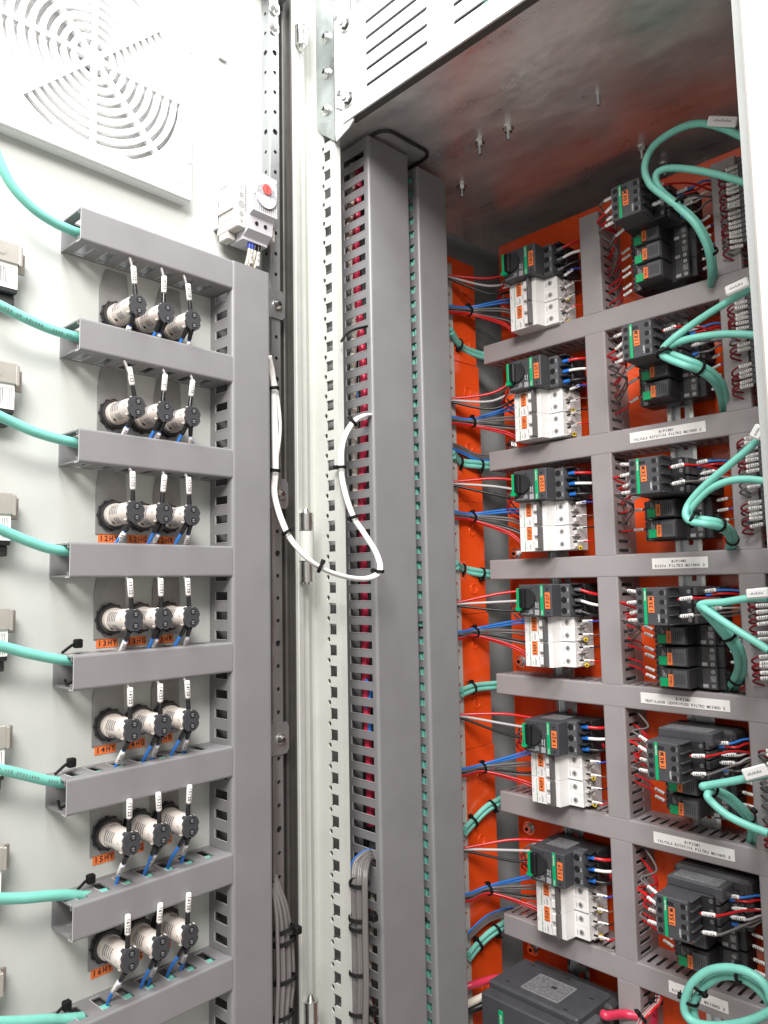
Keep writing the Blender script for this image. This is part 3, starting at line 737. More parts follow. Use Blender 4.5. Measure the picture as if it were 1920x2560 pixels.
# ================================================================ wires
nW = [0]
def sleeve_box(m, p, d, L, wd, th, text, face, mtl='sleeve', th2=None, flip=False):
    d = Vector(d).normalized(); n = Vector(face); n = (n-d*n.dot(d)).normalized(); s = n.cross(d)
    Mx = Matrix(((d.x, s.x, n.x, p[0]), (d.y, s.y, n.y, p[1]), (d.z, s.z, n.z, p[2]), (0, 0, 0, 1)))
    t = MB(); t.tube([(0, 0, 0), (L*.06, 0, 0), (L*.94, 0, 0), (L, 0, 0)], lambda q: wd/2*(.8 if q in (0, 1) else 1), mtl, n=10)
    if text: t.text(text, L*.5, 0, wd/2+.0002, min(wd*.52, L*.82/len(text)/.62*.7), 'ink', rot=180 if flip else 0)
    for a, f, mi, sm in zip(range(1), [0], [0], [0]): pass
    o = len(m.v); m.v += [tuple(Mx @ Vector(v)) for v in t.v]
    for f, mi, sm in zip(t.f, t.m, t.s): m.f.append(tuple(q+o for q in f)); m.m.append(m.mi(t.names[mi])); m.s.append(sm)
SMALL = MB()
def wire(P, r, mtl, label, cat='wire', group=None, name='wire', n=6, sides=8, sleeve=None, ferrule=None, end=None, sub=True, stuff=False):
    if stuff:
        Q = catmull(P, n); SMALL.tube(Q, r, mtl, n=sides); d = (Q[1]-Q[0]).normalized()
        if ferrule: SMALL.cyl(Q[0]-d*.001, Q[0]+d*ferrule[1], r*1.45, ferrule[0], r1=r*1.25, n=10)
        if sleeve: s0, L, wd, tx, face, fl = sleeve; sleeve_box(SMALL, Q[0]+d*s0, d, L, wd, wd, tx, face, flip=fl)
        return
    """sleeve=(dist from start, length, width, text, face, flip) ; ferrule=(material, length)"""
    Q = catmull(P, n) if sub else [Vector(p) for p in P]; o0 = tuple(Q[0])
    m = MB(); m.tube(Q, r, mtl, n=sides); o = m.build(name, None, o0); tag(o, label, cat, group)
    d = (Q[1]-Q[0]).normalized()
    if ferrule:
        f = MB(); f.cyl(Q[0]-d*.001, Q[0]+d*ferrule[1], r*1.45, ferrule[0], r1=r*1.25, n=10); f.build('ferrule', o, o0)
    if sleeve:
        s0, L, wd, tx, face, fl = sleeve; f = MB(); sleeve_box(f, Q[0]+d*s0, d, L, wd, wd, tx, face, flip=fl); f.build('marker_sleeve', o, o0)
    return o
def tie(p, d, r, label, k=1.0, head=None, parent=None):
    """cable tie round a bundle: ring plus head"""
    p = Vector(p); d = Vector(d).normalized(); a = d.orthogonal().normalized(); b = d.cross(a); m = MB()
    for e in (-.0011, 0, .0011):
        m.tube([p+d*e+(a*math.cos(2*math.pi*i/16)+b*math.sin(2*math.pi*i/16))*r for i in range(16)], .0009, 'tie', n=6, closed=True)
    hd = Vector(head) if head is not None else (-Vector((RT.x, RT.y, RT.z))*.3+Vector((0, 0, .8)))
    hd = (hd-d*hd.dot(d)).normalized(); q = p+hd*(r+.0015)
    s = hd.cross(d)
    Mx = Matrix(((d.x, s.x, hd.x, q.x), (d.y, s.y, hd.y, q.y), (d.z, s.z, hd.z, q.z), (0, 0, 0, 1)))
    t = MB(); t.box(-.0025, .0025, -.003, .003, -.002, .003, 'tie', b=.0006); t.box(-.0012, .0012, .002, .0085*k, -.0006, .0006, 'tie')
    m.add([tuple(Mx @ Vector(v)) for v in t.v], t.f, 'tie')
    o = m.build('cable_tie', None, tuple(p)); tag(o, label, 'cable tie', 'black cable ties'); return o
CAMD = Vector((.6, -.75, 0))
def lead(x, y, z, sgn, target, mtl, text, label, group, r=.0014, L=.0135, ferr=('black_gloss', .0055), gap=.005, tilt=0, out=.0, wd=.0042, flip=False, mid=None, s0=None):
    """a wire starting at a terminal, running horizontally (sgn=-1 left, +1 right), then on to target"""
    p0 = Vector((x, y, z)); d = Vector((sgn, -out, tilt)).normalized(); run = gap+L+.003
    P = [p0, p0+d*run*.5, p0+d*run]
    tg = [Vector(q) for q in target]
    return wire(P+tg, r, mtl, label, 'wire', group, sleeve=(gap, L, wd, text, (-.1, -1, .1), flip) if L else None, ferrule=ferr, n=5)
# starts behind the second wireway (photo readings)
SP = [('F', 975, 600), ('F', 978, 865), ('F', 981, 1045), ('F', 992, 1305), ('F', 1000, 1548), ('F', 1012, 1835)]
SB = [('F', 975, 668), ('F', 980, 908), ('F', 986, 1113), ('F', 997, 1372), ('F', 1004, 1668), ('F', 1014, 1938)]
TB = [('R1', 195, 800), ('R1', 225, 1830), ('R3', 228, 640), ('R3', 250, 1700), ('R5', 168, 605), ('R5', 205, 1370)]
pos3 = ['top', 'middle', 'bottom']
rnd = random.uniform
for i in range(6):
    r_ = rn[i]
    # power wires, left of QF
    s = onX(*SP[i], -.722); s.y = s.y
    s = onY(*SP[i], .868); zq = ZQF[i]
    for k, (c, nm) in enumerate((('w_red', 'red'), ('w_lgrey', 'pale grey'), ('w_black', 'black'))):
        e = Vector((XQF[i]-.002, .938, zq+.0148-.0148*k)); st = s+Vector((-.006, -.012, .0022-.0022*k)); 
        st2 = s+Vector((0, 0, .003-.003*k))
        sag = (.004, .0, -.004)[k]-(.012 if i < 2 else 0)
        mid = (st2*.5+e*.5)+Vector((0, .005, sag+ (e.z-st2.z)*(.12 if i > 3 else -.05)))
        wire([e, e+Vector((-.012, 0, -.001)), mid, st2, st], .0020, c, '%s power wire entering the left of %sQF, %s of three' % (nm, r_, pos3[k]), 'wire', 'power wires left of the breakers')
    # control wires with sleeves looping back down, left of QF
    for k in range(4 if i != 3 else 2):
        zz = zq+(.013, .0045, -.009, -.0165)[k]; c = ('w_grey', 'w_grey', 'w_red', 'w_red')[k]
        tl = (-.55, -.35, -.1, .0)[k] if i in (0, 1, 2, 3) else (-.15, -.25, .1, .25)[k]
        e0 = Vector((XQF[i]-.003, .925-.004*k, zz)); lx = -.030-.004*(k % 2); low = zq-.033-(.004*k)
        wire([e0, e0+Vector((-.010, 0, .010*tl)), e0+Vector((-.020, 0, .020*tl)), Vector((e0.x+lx-.008, .930, (e0.z+low)/2+.004)), Vector((e0.x+lx, .938, low+.008)), Vector((e0.x+lx+.018, .955, low-.004)), Vector((XM[i]+.006, .965, low-.012))], .0014, c,
             '%s control wire with white marker left of %sQF, %s of its cluster' % ('red' if k > 1 else 'grey', r_, ['topmost', 'second', 'third', 'lowest'][k]), 'wire', 'control wires left of the breakers',
             sleeve=(.005, .0125, .0042, r_+'T%d2' % (k+1), (-.1, -1, .1), False), ferrule=('black_gloss', .005))
    # MCB feed bundle
    s = onY(*SB[i], .868); tpt = onY(*TB[i], .905)
    spec = [('w_blue', 'blue', .0305), ('w_blue', 'blue', .0255), ('w_grey', 'grey', .0110), ('w_grey', 'grey', .0060), ('w_black', 'black', -.0080), ('w_grey', 'grey', -.0120), ('w_red', 'red', -.0265), ('w_red', 'red', -.0310)]
    for k, (c, nm, dz) in enumerate(spec):
        e = Vector((XM[i]-.0028, .938, ZM_[i]+dz)); off = Vector((0, .0015*(k % 2), .0060-.0017*k))
        mid = tpt*.42+e*.58+off*.8+Vector((0, .006, (e.z-tpt.z)*(-.03 if nm != 'red' else -.12)))
        e1 = e+Vector((-.014, 0, -.0016*(1 if dz > 0 else -1.4)))
        wire([e, e1, mid, tpt+off, s+off*.9, s+off+Vector((-.008, -.014, 0))], .0016, c, '%s wire of the bundle feeding %sQF1 and %sQF2, strand %s from the top' % (nm, r_, r_, ['first', 'second', 'third', 'fourth', 'fifth', 'sixth', 'seventh', 'last'][k]), 'wire', 'breaker feed bundles',
             sleeve=(.001, .0125, .0046, r_+'B%d' % k, (-.1, -1, .1), False) if k in (0, 2, 4, 6) else None)
    tie(tpt, (s-tpt).normalized()*-1, .0072, 'black tie round the feed bundle left of %sQF2' % r_, head=(0, 0, 1))
    # QF outgoing wires
    xr = -.547+.001*i
    fer = 'ferrule_grey' if i in (0, 3) else 'ferrule_blue'
    for k, (c, nm) in enumerate((('w_red', 'red'), ('w_white', 'white'), ('w_black', 'black'))):
        dz = {0: .012, 1: .002, 2: -.001, 3: -.010, 4: -.001, 5: -.002}[i]
        e = Vector((XQF[i]+.0710, .924, zq+.0148-.0148*k))
        wire([e, e+Vector((.008, .001, dz*.15)), e+Vector((.020, .008, dz*.6)), Vector((xr+.001, .948, e.z+dz)), Vector((xr+.012, .955, e.z+dz*1.1))], .0021, c,
             '%s wire with plastic ferrule leaving the right of %sQF, %s of three' % (nm, r_, pos3[k]), 'wire', 'outgoing breaker wires', ferrule=(fer, .008))
    # small red/black loop lower right of QF
    if i in (1, 2, 4, 5):
        for k, c in enumerate(('w_red', 'w_darkred')):
            e = Vector((XQF[i]+.080, .958, zq-.012-.004*k)); wire([e, e+Vector((.006, -.004, -.004)), Vector((xr-.004, .955, e.z+.003)), Vector((xr+.006, .96, e.z+.006))], .0014, c, 'thin %s wire tucked behind the lower right corner of %sQF' % (('red', 'dark red')[k], r_), 'wire', 'outgoing breaker wires', stuff=True)
    # MCB outgoing
    for k, (dz, c, nm) in enumerate(((.0264, 'w_dblue', 'blue'), (.0088, 'w_brown', 'brown'), (-.0088, 'w_black', 'black'), (-.0264, 'w_red', 'red'))):
        tl = {0: .40, 1: .18, 2: .03, 3: .0, 4: -.02, 5: -.02}[i]; tl += (.03, -.02, .05, -.02)[k]
        e = Vector((XM[i]+.0780, .9215, ZM_[i]+dz+.002)); d = Vector((1, 0.1, tl)).normalized()
        wire([e, e+d*.011, e+d*.021, Vector((xr+.001, .952, e.z+tl*.034)), Vector((xr+.010, .955, e.z+tl*.04))], .0010, c,
             '%s wire with white marker right of %sQF1 and %sQF2, %s of four' % (nm, r_, r_, ['top', 'second', 'third', 'bottom'][k]), 'wire', 'outgoing breaker wires',
             sleeve=(.0055, .0145, .0042, (r_+'T5', r_+'101', r_+'DC24', r_+'DC24+')[k], (-.1, -1, .1), False), ferrule=('black_gloss', .0060))
    # contactor left side
    xl = XK[i]; zk = ZK[i]; xd = -.5170+.001*i
    for k in range(5):
        z0 = zk+(.0165, .0055, -.0050, -.0165, -.0185)[k]; yy = (.862, .860, .865, .862, .885)[k]
        c = ('w_grey', 'w_red', 'w_red', 'w_grey', 'w_grey')[k]; tl = (-.1, -.55, -.35, -.15, -.45)[k] if i < 2 else (.15, -.1, -.25, -.05, -.3)[k] if i < 4 else (.5, .45, .1, .05, .3)[k]
        e = Vector((xl+.001, yy, z0)); L = -.028-.004*(k % 2)
        tgz = z0+(-.022, -.026, -.012, -.030, -.02)[k] if i < 4 else z0+(.020, .012, .022, .012, .006)[k]
        wire([e, e+Vector((-.008, 0, .008*tl)), e+Vector((-.018, .001, .018*tl)), e+Vector((L, .012, .034*tl*.6)), Vector((xl-.026, .91, (z0+tgz)/2)), Vector((xd+.008, .945, tgz)), Vector((xd-.004, .955, tgz))], .0013, c,
             '%s wire with white marker looping into the left of %sKM, %s of five' % ('red' if 'red' in c else 'grey', r_, ['top', 'second', 'third', 'fourth', 'lowest'][k]), 'wire', 'contactor wires',
             sleeve=(.003, .0130, .0044, r_+'1%d0' % k, (-.1, -1, .1), False))
    # contactor right side
    xe = -.3605+.001*i
    rows = [(.0530, .915, .0160, 'w_blue', 'blue', -.004), (.0580, .918, .0120, 'w_red', 'red', -.006), (.0450, .868, .0080, 'w_red', 'red', -.012), (.0600, .918, .0030, 'w_white', 'white', -.010), (.0600, .912, -.0050, 'w_lgrey', 'pale grey', -.004), (.0450, .868, -.0120, 'w_grey', 'grey', .002), (.0600, .918, -.0145, 'w_grey', 'grey', .004)]
    for k, (dx, yy, dz, c, nm, te) in enumerate(rows):
        e = Vector((xl+dx, yy, zk+dz)); up = {0: .016, 1: .010, 2: .004, 3: .003, 4: .008, 5: .004}[i]
        sl = k in (0, 2, 3, 4, 5)
        wire([e, e+Vector((.009, .001, .001)), e+Vector((.019, .004, .0015)), Vector(((e.x+xe)/2+.010, (yy+.95)/2, e.z+te*.3+up*.8)), Vector((xe+.001, .947, e.z+te+up)), Vector((xe+.012, .955, e.z+te+up))], .0014, c,
             '%s wire running right from %sKM to the duct, %s of seven' % (nm, r_, ['first', 'second', 'third', 'fourth', 'fifth', 'sixth', 'last'][k]), 'wire', 'contactor wires',
             sleeve=(.002, .0150, .0048, r_+'1%d2' % k, (-.1, -1, .1), False) if sl else None, ferrule=None if sl else ('ferrule_blue', .006))
    # relay wires
    for j, z in enumerate(RELS[i]):
        x0 = XR[i]
        for k in (range(2) if i != 1 and i != 2 else range(1)):
            zz = z+(.003, -.006)[k]; e = Vector((x0+.0015, .932, zz)); tl = -.35 if i < 2 else 0 if i < 3 else .35
            wire([e, e+Vector((-.009, 0, .009*tl)), e+Vector((-.019, .001, .019*tl)), Vector(((xd+x0)/2-.004, .942, zz+.030*tl)), Vector((xd-.002, .95, zz+.04*tl))], .0012, 'w_red',
                 'red wire with marker left of the %s relay under %sKM, %s strand' % (nth[len(RELS[i])][j], r_, ('upper', 'lower')[k]), 'wire', 'relay wires',
                 sleeve=(.005, .0130, .0040, r_+'15%d' % k, (-.1, -1, .1), False), ferrule=('w_darkred', .005))
        for k, (dz, c, nm) in enumerate(((.007, 'w_brown', 'brown'), (-.006, 'w_dblue' if j % 2 == 0 else 'w_blue', 'blue'))):
            e = Vector((x0+.082, .945, z+dz)); tl = .30 if i < 2 else .10 if i == 2 else 0 if i == 3 else -.12
            wire([e, e+Vector((.010, 0, .010*tl)), e+Vector((.020, .001, .020*tl)), Vector((xe+.002, .95, e.z+.035*tl))], .0010, c,
                 '%s wire with marker leaving the right of the %s relay under %sKM' % (nm, nth[len(RELS[i])][j], r_), 'wire', 'relay wires', sleeve=(.006, .0130, .0040, r_+'11%d' % k, (-.1, -1, .1), False), ferrule=('black_gloss', .007), stuff=True)

# ================================================================ screw terminals on the right
TZ = [(.505, .392), (.335, .222), (.168, .058), (-.005, -.118), (-.190, -.300), (-.365, -.47)]
for i, (z1, z0) in enumerate(TZ):
    x0 = -.3215+.001*i; n = int((z1-z0)/.0063)
    t = thing('terminal_strip', BACK(x0, z0, .955), 'dark screw terminal strip right of %sKM, half hidden by the post' % rn[i], 'terminal strip', 'screw terminal strips')
    m = MB(); m.box(.004, .045, 0, z1-z0, 0, .030, 'black', b=.001)
    for k in range(n):
        y = .0035+k*.0063
        m.box(0, .040, y-.0029, y+.0029, .012, .046, 'anth', b=.0004)
        m.cyl((.0075, y, .0460), (.0075, y, .0466), .0024, 'steel' if k % 4 else 'print_white', n=12); m.box(.0055, .0095, y-.0003, y+.0003, .0467, .0468, 'hole')
        m.cyl((.0170, y, .0460), (.0170, y, .0462), .0020, 'hole', n=10)
    m.build('terminal_block', t)
    r2 = random.Random(i)
    for k in range(n):
        if k in (5, 6, 9) and i != 0: continue
        y = z0+.0035+k*.0063; c = r2.choice(['w_darkred', 'w_darkred', 'w_grey', 'w_darkred']); tl = {0: -.1, 1: -.15, 2: -.12, 3: -.1, 4: 0, 5: 0}[i]+r2.uniform(-.12, .12)
        e = Vector((x0+.002, .925, y)); dn_ = -.007-.003*r2.random()
        wire([e, e+Vector((-.010, -.004, .010*tl)), e+Vector((-.021, -.008, .021*tl)), e+Vector((-.029, -.004, .029*tl+dn_*.5)), e+Vector((-.020, .006, dn_*1.5)), e+Vector((-.004, .018, dn_*2.2)), e+Vector((.012, .028, dn_*2.6))], .0012, c,
             '%s wire with white marker on terminal %d of the strip right of %sKM, counted upward' % ('grey' if 'grey' in c else 'dark red', k+1, rn[i]), 'wire', 'terminal strip wires',
             sleeve=(.0065, .0145, .0046, rn[i]+'15%d' % (k % 8), (-.1, -1, .1), False), ferrule=('black_gloss', .006), n=4, stuff=True)

# ================================================================ green cables on the right
def cable(zr, pts, y0, y1, label, r=.0042, grp='green signal cables on the orange plate', ys=None, name='signal_cable'):
    n = len(pts); P = []
    for k, p in enumerate(pts):
        yy = ys[k] if ys else y0+(y1-y0)*k/(n-1)
        P.append(onY(zr if isinstance(zr, str) else p[2], p[0], p[1], yy))
    return wire(P, r, 'teal', label, 'cable', grp, name=name, sides=12), P
def prt(P, txt, c0, label): pass
_, P1 = cable('T', [(1545, 700), (1420, 645), (1300, 625), (1180, 665), (1080, 740), (1035, 840), (1060, 930), (1130, 990), (1200, 1045), (1280, 1120), (1330, 1200), (1362, 1290), (1372, 1400), (1365, 1470)], .87, .93, 'green cable arching highest above 10KM, with a white marker at its far end', ys=[.86, .85, .845, .84, .84, .84, .845, .85, .855, .86, .87, .885, .91, .95])
_, P2 = cable('T', [(1560, 930), (1430, 890), (1300, 862), (1180, 850), (1110, 865), (1090, 905), (1120, 965), (1195, 1030), (1270, 1092), (1330, 1170), (1368, 1260), (1385, 1360), (1385, 1450)], .87, .93, 'green cable crossing right of 10KM beneath the highest arch', ys=[.87, .865, .86, .855, .85, .85, .855, .865, .87, .88, .895, .915, .95])
_, P3 = cable('R2', [(1345, 1000), (1200, 1085), (1000, 1205), (820, 1325), (680, 1430), (600, 1510), (590, 1565), (640, 1600), (780, 1655), (890, 1695), (1000, 1770), (1070, 1880), (1095, 2030)], .85, .93, 'green cable slanting down from its white marker to the bend right of 11KM', ys=[.85]*4+[.845]*5+[.86, .88, .91, .95])
_, P4 = cable('R2', [(1475, 1412), (1300, 1395), (1100, 1392), (900, 1415), (740, 1452), (640, 1495), (612, 1535), (670, 1560), (800, 1610), (900, 1650), (1030, 1730), (1105, 1850), (1130, 2030)], .85, .93, 'green cable running level to the right from the bend beside 11KM', ys=[.85]*5+[.848, .852, .855, .857, .865, .885, .91, .95])
_, P5 = cable('R4', [(1425, 150), (1340, 250), (1200, 370), (1000, 535), (880, 650), (805, 750), (785, 830), (830, 885), (950, 905), (1060, 930), (1130, 980), (1160, 1040), (1135, 1130)], .85, .93, 'green cable climbing steeply to its white marker right of 12KM', ys=[.85]*6+[.845]*3+[.86, .88, .91, .95])
_, P6 = cable('R4', [(1475, 548), (1300, 530), (1150, 545), (1000, 605), (900, 690), (840, 770), (830, 830), (880, 860), (960, 870), (1070, 893), (1160, 950), (1195, 1030), (1165, 1130)], .85, .93, 'green cable curving level past 12KM toward the terminals', ys=[.852]*6+[.855]*3+[.865, .885, .91, .95])
_, P7 = cable('R4', [(1475, 1522), (1300, 1530), (1100, 1560), (960, 1568), (905, 1590), (940, 1640), (1030, 1740), (1120, 1850), (1195, 1960), (1225, 2060), (1215, 2150), (1170, 2240), (1120, 2300)], .85, .93, 'green cable running level to its white marker right of 13KM', ys=[.85]*5+[.855, .86, .87, .885, .90, .92, .94, .96])
_, P8 = cable('R4', [(1480, 1965), (1400, 1912), (1250, 1820), (1100, 1722), (980, 1640), (925, 1600), (960, 1590), (1060, 1700), (1170, 1830), (1240, 1940), (1270, 2060), (1260, 2160), (1200, 2280)], .85, .93, 'green cable falling to the right in front of the relays beside 13KM', ys=[.84, .84, .84, .842, .845, .85, .862, .87, .88, .89, .91, .93, .96])
_, P9 = cable('R6', [(1060, 640), (940, 665), (800, 692), (680, 712), (645, 720), (680, 735), (760, 770), (840, 830), (910, 900), (950, 990), (940, 1080)], .85, .93, 'green cable rising to its white marker right of 14KM', ys=[.845]*5+[.86, .868, .88, .90, .93, .955])
_, P10 = cable('R6', [(1060, 1012), (930, 965), (800, 900), (710, 825), (675, 775), (720, 745), (810, 780), (890, 850), (950, 920), (985, 1000), (975, 1085)], .85, .93, 'green cable drooping right below the marker beside 14KM', ys=[.84]*5+[.858, .872, .885, .90, .93, .955])
_, P11 = cable('R6', [(1080, 2130), (980, 2180), (850, 2215), (700, 2225), (590, 2200), (535, 2140), (535, 2060), (580, 1960), (670, 1885), (780, 1860), (900, 1875), (1000, 1930), (1050, 1990), (1075, 2060)], .85, .93, 'outer turn of the coiled green cable at the lower right', ys=[.84]*14, r=.0046)
_, P12 = cable('R6', [(1080, 2100), (1030, 2030), (950, 1955), (850, 1912), (750, 1915), (660, 1975), (600, 2060), (590, 2140), (620, 2230), (650, 2290)], .85, .93, 'inner turn of the coiled green cable at the lower right', ys=[.852]*10, r=.0046)
def tie_at(P, k, r, label, head=None):
    Q = catmull(P, 4); j = min(len(Q)-2, k*4); tie(Q[j], Q[j+1]-Q[j], r, label, head=head)
def tie2(A, ka, B, kb, label, head=None, r=None):
    p = (A[ka]+B[kb])/2; d = A[min(ka+1, len(A)-1)]-A[ka-1]; tie(p, d, r or min(.0088, (A[ka]-B[kb]).length/2+.0045), label, head=head)
tie2(P1, 8, P2, 7, 'black tie joining the two green cables beside 10KM'); tie2(P1, 11, P2, 10, 'black tie on the green cables above the duct under 10KM')
tie2(P3, 6, P4, 6, 'black tie at the sharp bend of the green cables right of 11KM'); tie2(P3, 9, P4, 9, 'black tie below the bend of the green cables right of 11KM')
tie2(P5, 7, P6, 7, 'black tie at the bend of the green cables right of 12KM'); tie2(P5, 9, P6, 9, 'black tie midway on the green cables right of 12KM', head=(-.3, 0, 1)); tie2(P5, 11, P6, 11, 'black tie low on the green cables under 12KM')
tie2(P7, 7, P8, 8, 'black tie on the green cables behind the drooping one beside 13KM', head=(-1, 0, -.3), r=.0085); tie2(P7, 11, P8, 11, 'black tie on the green cables just above the duct under 13KM', head=(-1, 0, .3), r=.0085)
tie2(P9, 5, P10, 5, 'black tie at the bend of the green cables right of 14KM'); tie2(P9, 8, P10, 8, 'black tie low on the green cables right of 14KM', head=(.5, 0, 1))
tie2(P11, 7, P12, 5, 'black tie at the upper left of the green coil', head=(.6, -.4, -.8)); tie2(P11, 10, P12, 3, 'black tie at the top right of the green coil'); tie2(P11, 6, P12, 6, 'broad black tie on the left of the green coil')
def cable_marker(a, b, wd, label, txt):
    p = (a+b)/2; d = (b-a); L = d.length; d.normalize(); n = Vector((0, -1, 0)); n = (n-d*n.dot(d)).normalized(); s = n.cross(d)
    Mx = Matrix(((d.x, s.x, n.x, p.x), (d.y, s.y, n.y, p.y), (d.z, s.z, n.z, p.z), (0, 0, 0, 1)))
    t = thing('cable_marker', Mx, label, 'cable marker', 'white cable markers'); m = MB(); m.box(-L/2, L/2, -wd/2, wd/2, .003, .0075, 'label_white', b=.0016)
    m.box(-L/2+.002, L/2-.002, -wd/2+.0016, wd/2-.0016, .0075, .0077, 'mcb'); [m.box(-L*.3+k*L*.055, -L*.3+k*L*.055+L*.022*(1+k % 2*.6), -wd*.10, wd*(.04+.05*(k % 3)), .0077, .0079, 'ink_soft') for k in range(11)]; m.build('holder', t)
cable_marker(onY('T', 1352, 622, .84), onY('T', 1500, 628, .855), .0115, 'white marker on the green cable arching above 10KM', 'CABO 61.101')
cable_marker(onY('R2', 1135, 1050, .84), onY('R2', 1330, 960, .84), .0115, 'white marker on the slanting green cable right of 11KM', 'CABO 61.102')
cable_marker(onY('R4', 1375, 195, .842), onY('R4', 1435, 85, .842), .0125, 'white marker at the top of the steep green cable right of 12KM', 'CABO 61.103')
cable_marker(onY('R4', 1310, 1492, .84), onY('R4', 1500, 1478, .84), .0105, 'white marker on the level green cable right of 13KM', 'CABO 61.104')
cable_marker(onY('R6', 915, 645, .835), onY('R6', 1065, 605, .835), .0125, 'white marker on the rising green cable right of 14KM', 'CABO 61.105')

# green cable pairs from the second wireway into the horizontal ducts
GB = [('R1', [(25, 985), (95, 1105), (170, 1165), (315, 1215), (380, 1225)], 0), ('R3', [(45, 60), (110, 130), (240, 150), (390, 165), (430, 168)], 1), ('R3', [(75, 1080), (130, 1115), (250, 1145), (395, 1165), (440, 1168)], 2),
      ('R5', [(35, 128), (100, 103), (160, 92), (255, 84), (290, 82)], 3), ('R5', [(55, 1000), (110, 940), (190, 860), (285, 805), (320, 790)], 4), ('R5', [(80, 1790), (140, 1715), (215, 1645), (310, 1585), (350, 1570)], 5)]
for z, pts, i in GB:
    for k in (0, 1):
        P = []
        for j, (a, b) in enumerate(pts):
            q = onY(z, a, b, (.868, .895, .92, .952, .955)[j]); q.z += (.0034 if k == 0 else -.0034); q.y += .002*k; P.append(q)
        wire(P, .0038, 'teal', '%s green cable entering the plate duct %s' % (('upper', 'lower')[k], lab[i]), 'cable', 'green cables entering the plate ducts', name='signal_cable', sides=10)
    a = onY(z, *pts[1], .895); b = onY(z, *pts[2], .92); tie(a, b-a, .0082, 'black tie on green cables left of the duct %s' % lab[i], head=(0, -.3, -1 if i < 3 else 1)); 
    if i in (1, 2, 4, 5): p = b*.6+onY(z, *pts[3], .952)*.4; tie(p, b-a, .0082, 'black tie touching the end of the duct %s' % lab[i], head=(0, -.3, -1))
for z, pts, i in (('R3', [(50, -10), (150, 30), (260, 85), (390, 100), (430, 100)], 1), ('R5', [(75, 1665), (150, 1590), (220, 1540), (325, 1505), (360, 1500)], 5)):
    for k in range(5):
        P = []
        for j, (a, b) in enumerate(pts):
            q = onY(z, a, b, (.872, .90, .925, .955, .957)[j]); q.z += .0026*(k-2); q.y += .0015*(k % 2); P.append(q)
        wire(P, .0014, 'w_blue' if k in ((0, 1) if i == 1 else (4,)) else 'w_grey', '%s wire in the flat bundle entering the duct %s' % ('blue' if k in ((0, 1) if i == 1 else (4,)) else 'grey', lab[i]), 'wire', 'bundles entering the plate ducts')

# ================================================================ contents seen through the wireway slots
def inner(x, y, r, mtl, label, z0=-.83, z1=.57, amp=.003, ph=0, cat='wire'):
    P = [Vector((x+amp*math.sin(k*.9+ph), y+amp*.6*math.cos(k*1.3+ph), z0+(z1-z0)*k/14)) for k in range(15)]
    wire(P, r, mtl, label, cat, 'wiring inside the vertical ducts', sides=8, n=4)
inner(-.7225, .6625, .0052, 'w_pink', 'thick red wire visible behind the slots beside the post', z0=-.30, ph=.4, amp=.0040)
inner(-.7230, .6625, .0042, 'w_pink', 'thick red wire behind the lowest slots beside the post', z1=-.40, ph=.4, amp=.0030)
inner(-.7345, .6600, .0046, 'w_cream', 'cream wire behind the upper slots beside the post', z0=.08, ph=1.2)
inner(-.7400, .6660, .0030, 'w_blue', 'blue wire behind the slots beside the post, near the middle', z0=.16, z1=.34, ph=2)
inner(-.7390, .6720, .0036, 'w_black', 'black wire behind the slots beside the post', ph=3)
inner(-.7170, .6580, .0034, 'w_cream', 'cream wire behind the lowest slots beside the post', z1=-.36, ph=2)
inner(-.7160, .6600, .0028, 'w_blue', 'blue wire behind the lower middle slots beside the post', z0=-.21, z1=-.12, ph=4)
inner(-.6975, .7475, .0040, 'teal', 'green cable inside the second vertical duct, nearest its cover', amp=.0010, cat='cable')
inner(-.7065, .7480, .0040, 'teal', 'green cable inside the second vertical duct, nearer the wall', amp=.0012, ph=2, cat='cable')
inner(-.7020, .7560, .0040, 'teal', 'green cable deepest inside the second vertical duct', amp=.0015, ph=1, cat='cable')
for k, zt in enumerate((-.06, -.245, -.43, .315)):
    tie((-.6975, .7475, zt), (0, 0, 1), .0048, 'black tie glimpsed through the second vertical duct, %s' % ['near mid height', 'below mid height', 'near the foot', 'near the top'][k])

# ================================================================ door fittings
fan = thing('filter_fan', DOOR(.322, .5215, .0), 'square white filter fan with round slotted grille on the open door', 'fan filter')
s_ = .1085; m = MB(); zf = .016; rO = .0985; n = 96; FC = -.0090
vs = []; 
for i in range(n):
    a = 2*math.pi*i/n; c, t = math.cos(a), math.sin(a); k = 1/max(abs(c), abs(t)); q = min(rO, .0945/max(1e-6, abs(c)), .0865/max(1e-6, abs(t)))
    vs += [(q*c, q*t+FC, zf), (s_*c*k, s_*t*k*1.04, zf), (s_*c*k, s_*t*k*1.04, 0), (q*c, q*t+FC, zf-.005)]
fs = []
for i in range(n):
    j = (i+1) % n; fs += [(4*i, 4*j, 4*j+1, 4*i+1), (4*i+1, 4*j+1, 4*j+2, 4*i+2), (4*i, 4*i+3, 4*j+3, 4*j)]
m.add(vs, fs, 'fan_white'); 
m.box(-s_-.0005, s_+.0005, -s_*1.04-.0005, -s_*1.04+.001, 0, .012, 'fan_white')
for a, b in ((.100, .085), (.100, .045), (.096, -.098), (.098, -.04), (.078, -.092)): m.cyl((a, b, zf-.0002), (a, b, zf+.0002), .0016, 'fan_dark', n=10)
for yy in (.055, -.070): m.box(.1040, .1088, yy-.003, yy+.003, zf-.001, zf+.0015, 'fan_white', b=.0005)
m.build('housing', fan)
m = MB(); m.box(-.1, .1, -.1, .1, .006, .0065, 'fan_filter'); m.build('filter_mat', fan)
m = MB(); r = .018
while r < rO-.002:
    m.ring(0, FC, zf-.005, zf-.0004, r, r+.0050, 'fan_white', n=72); r += .0097
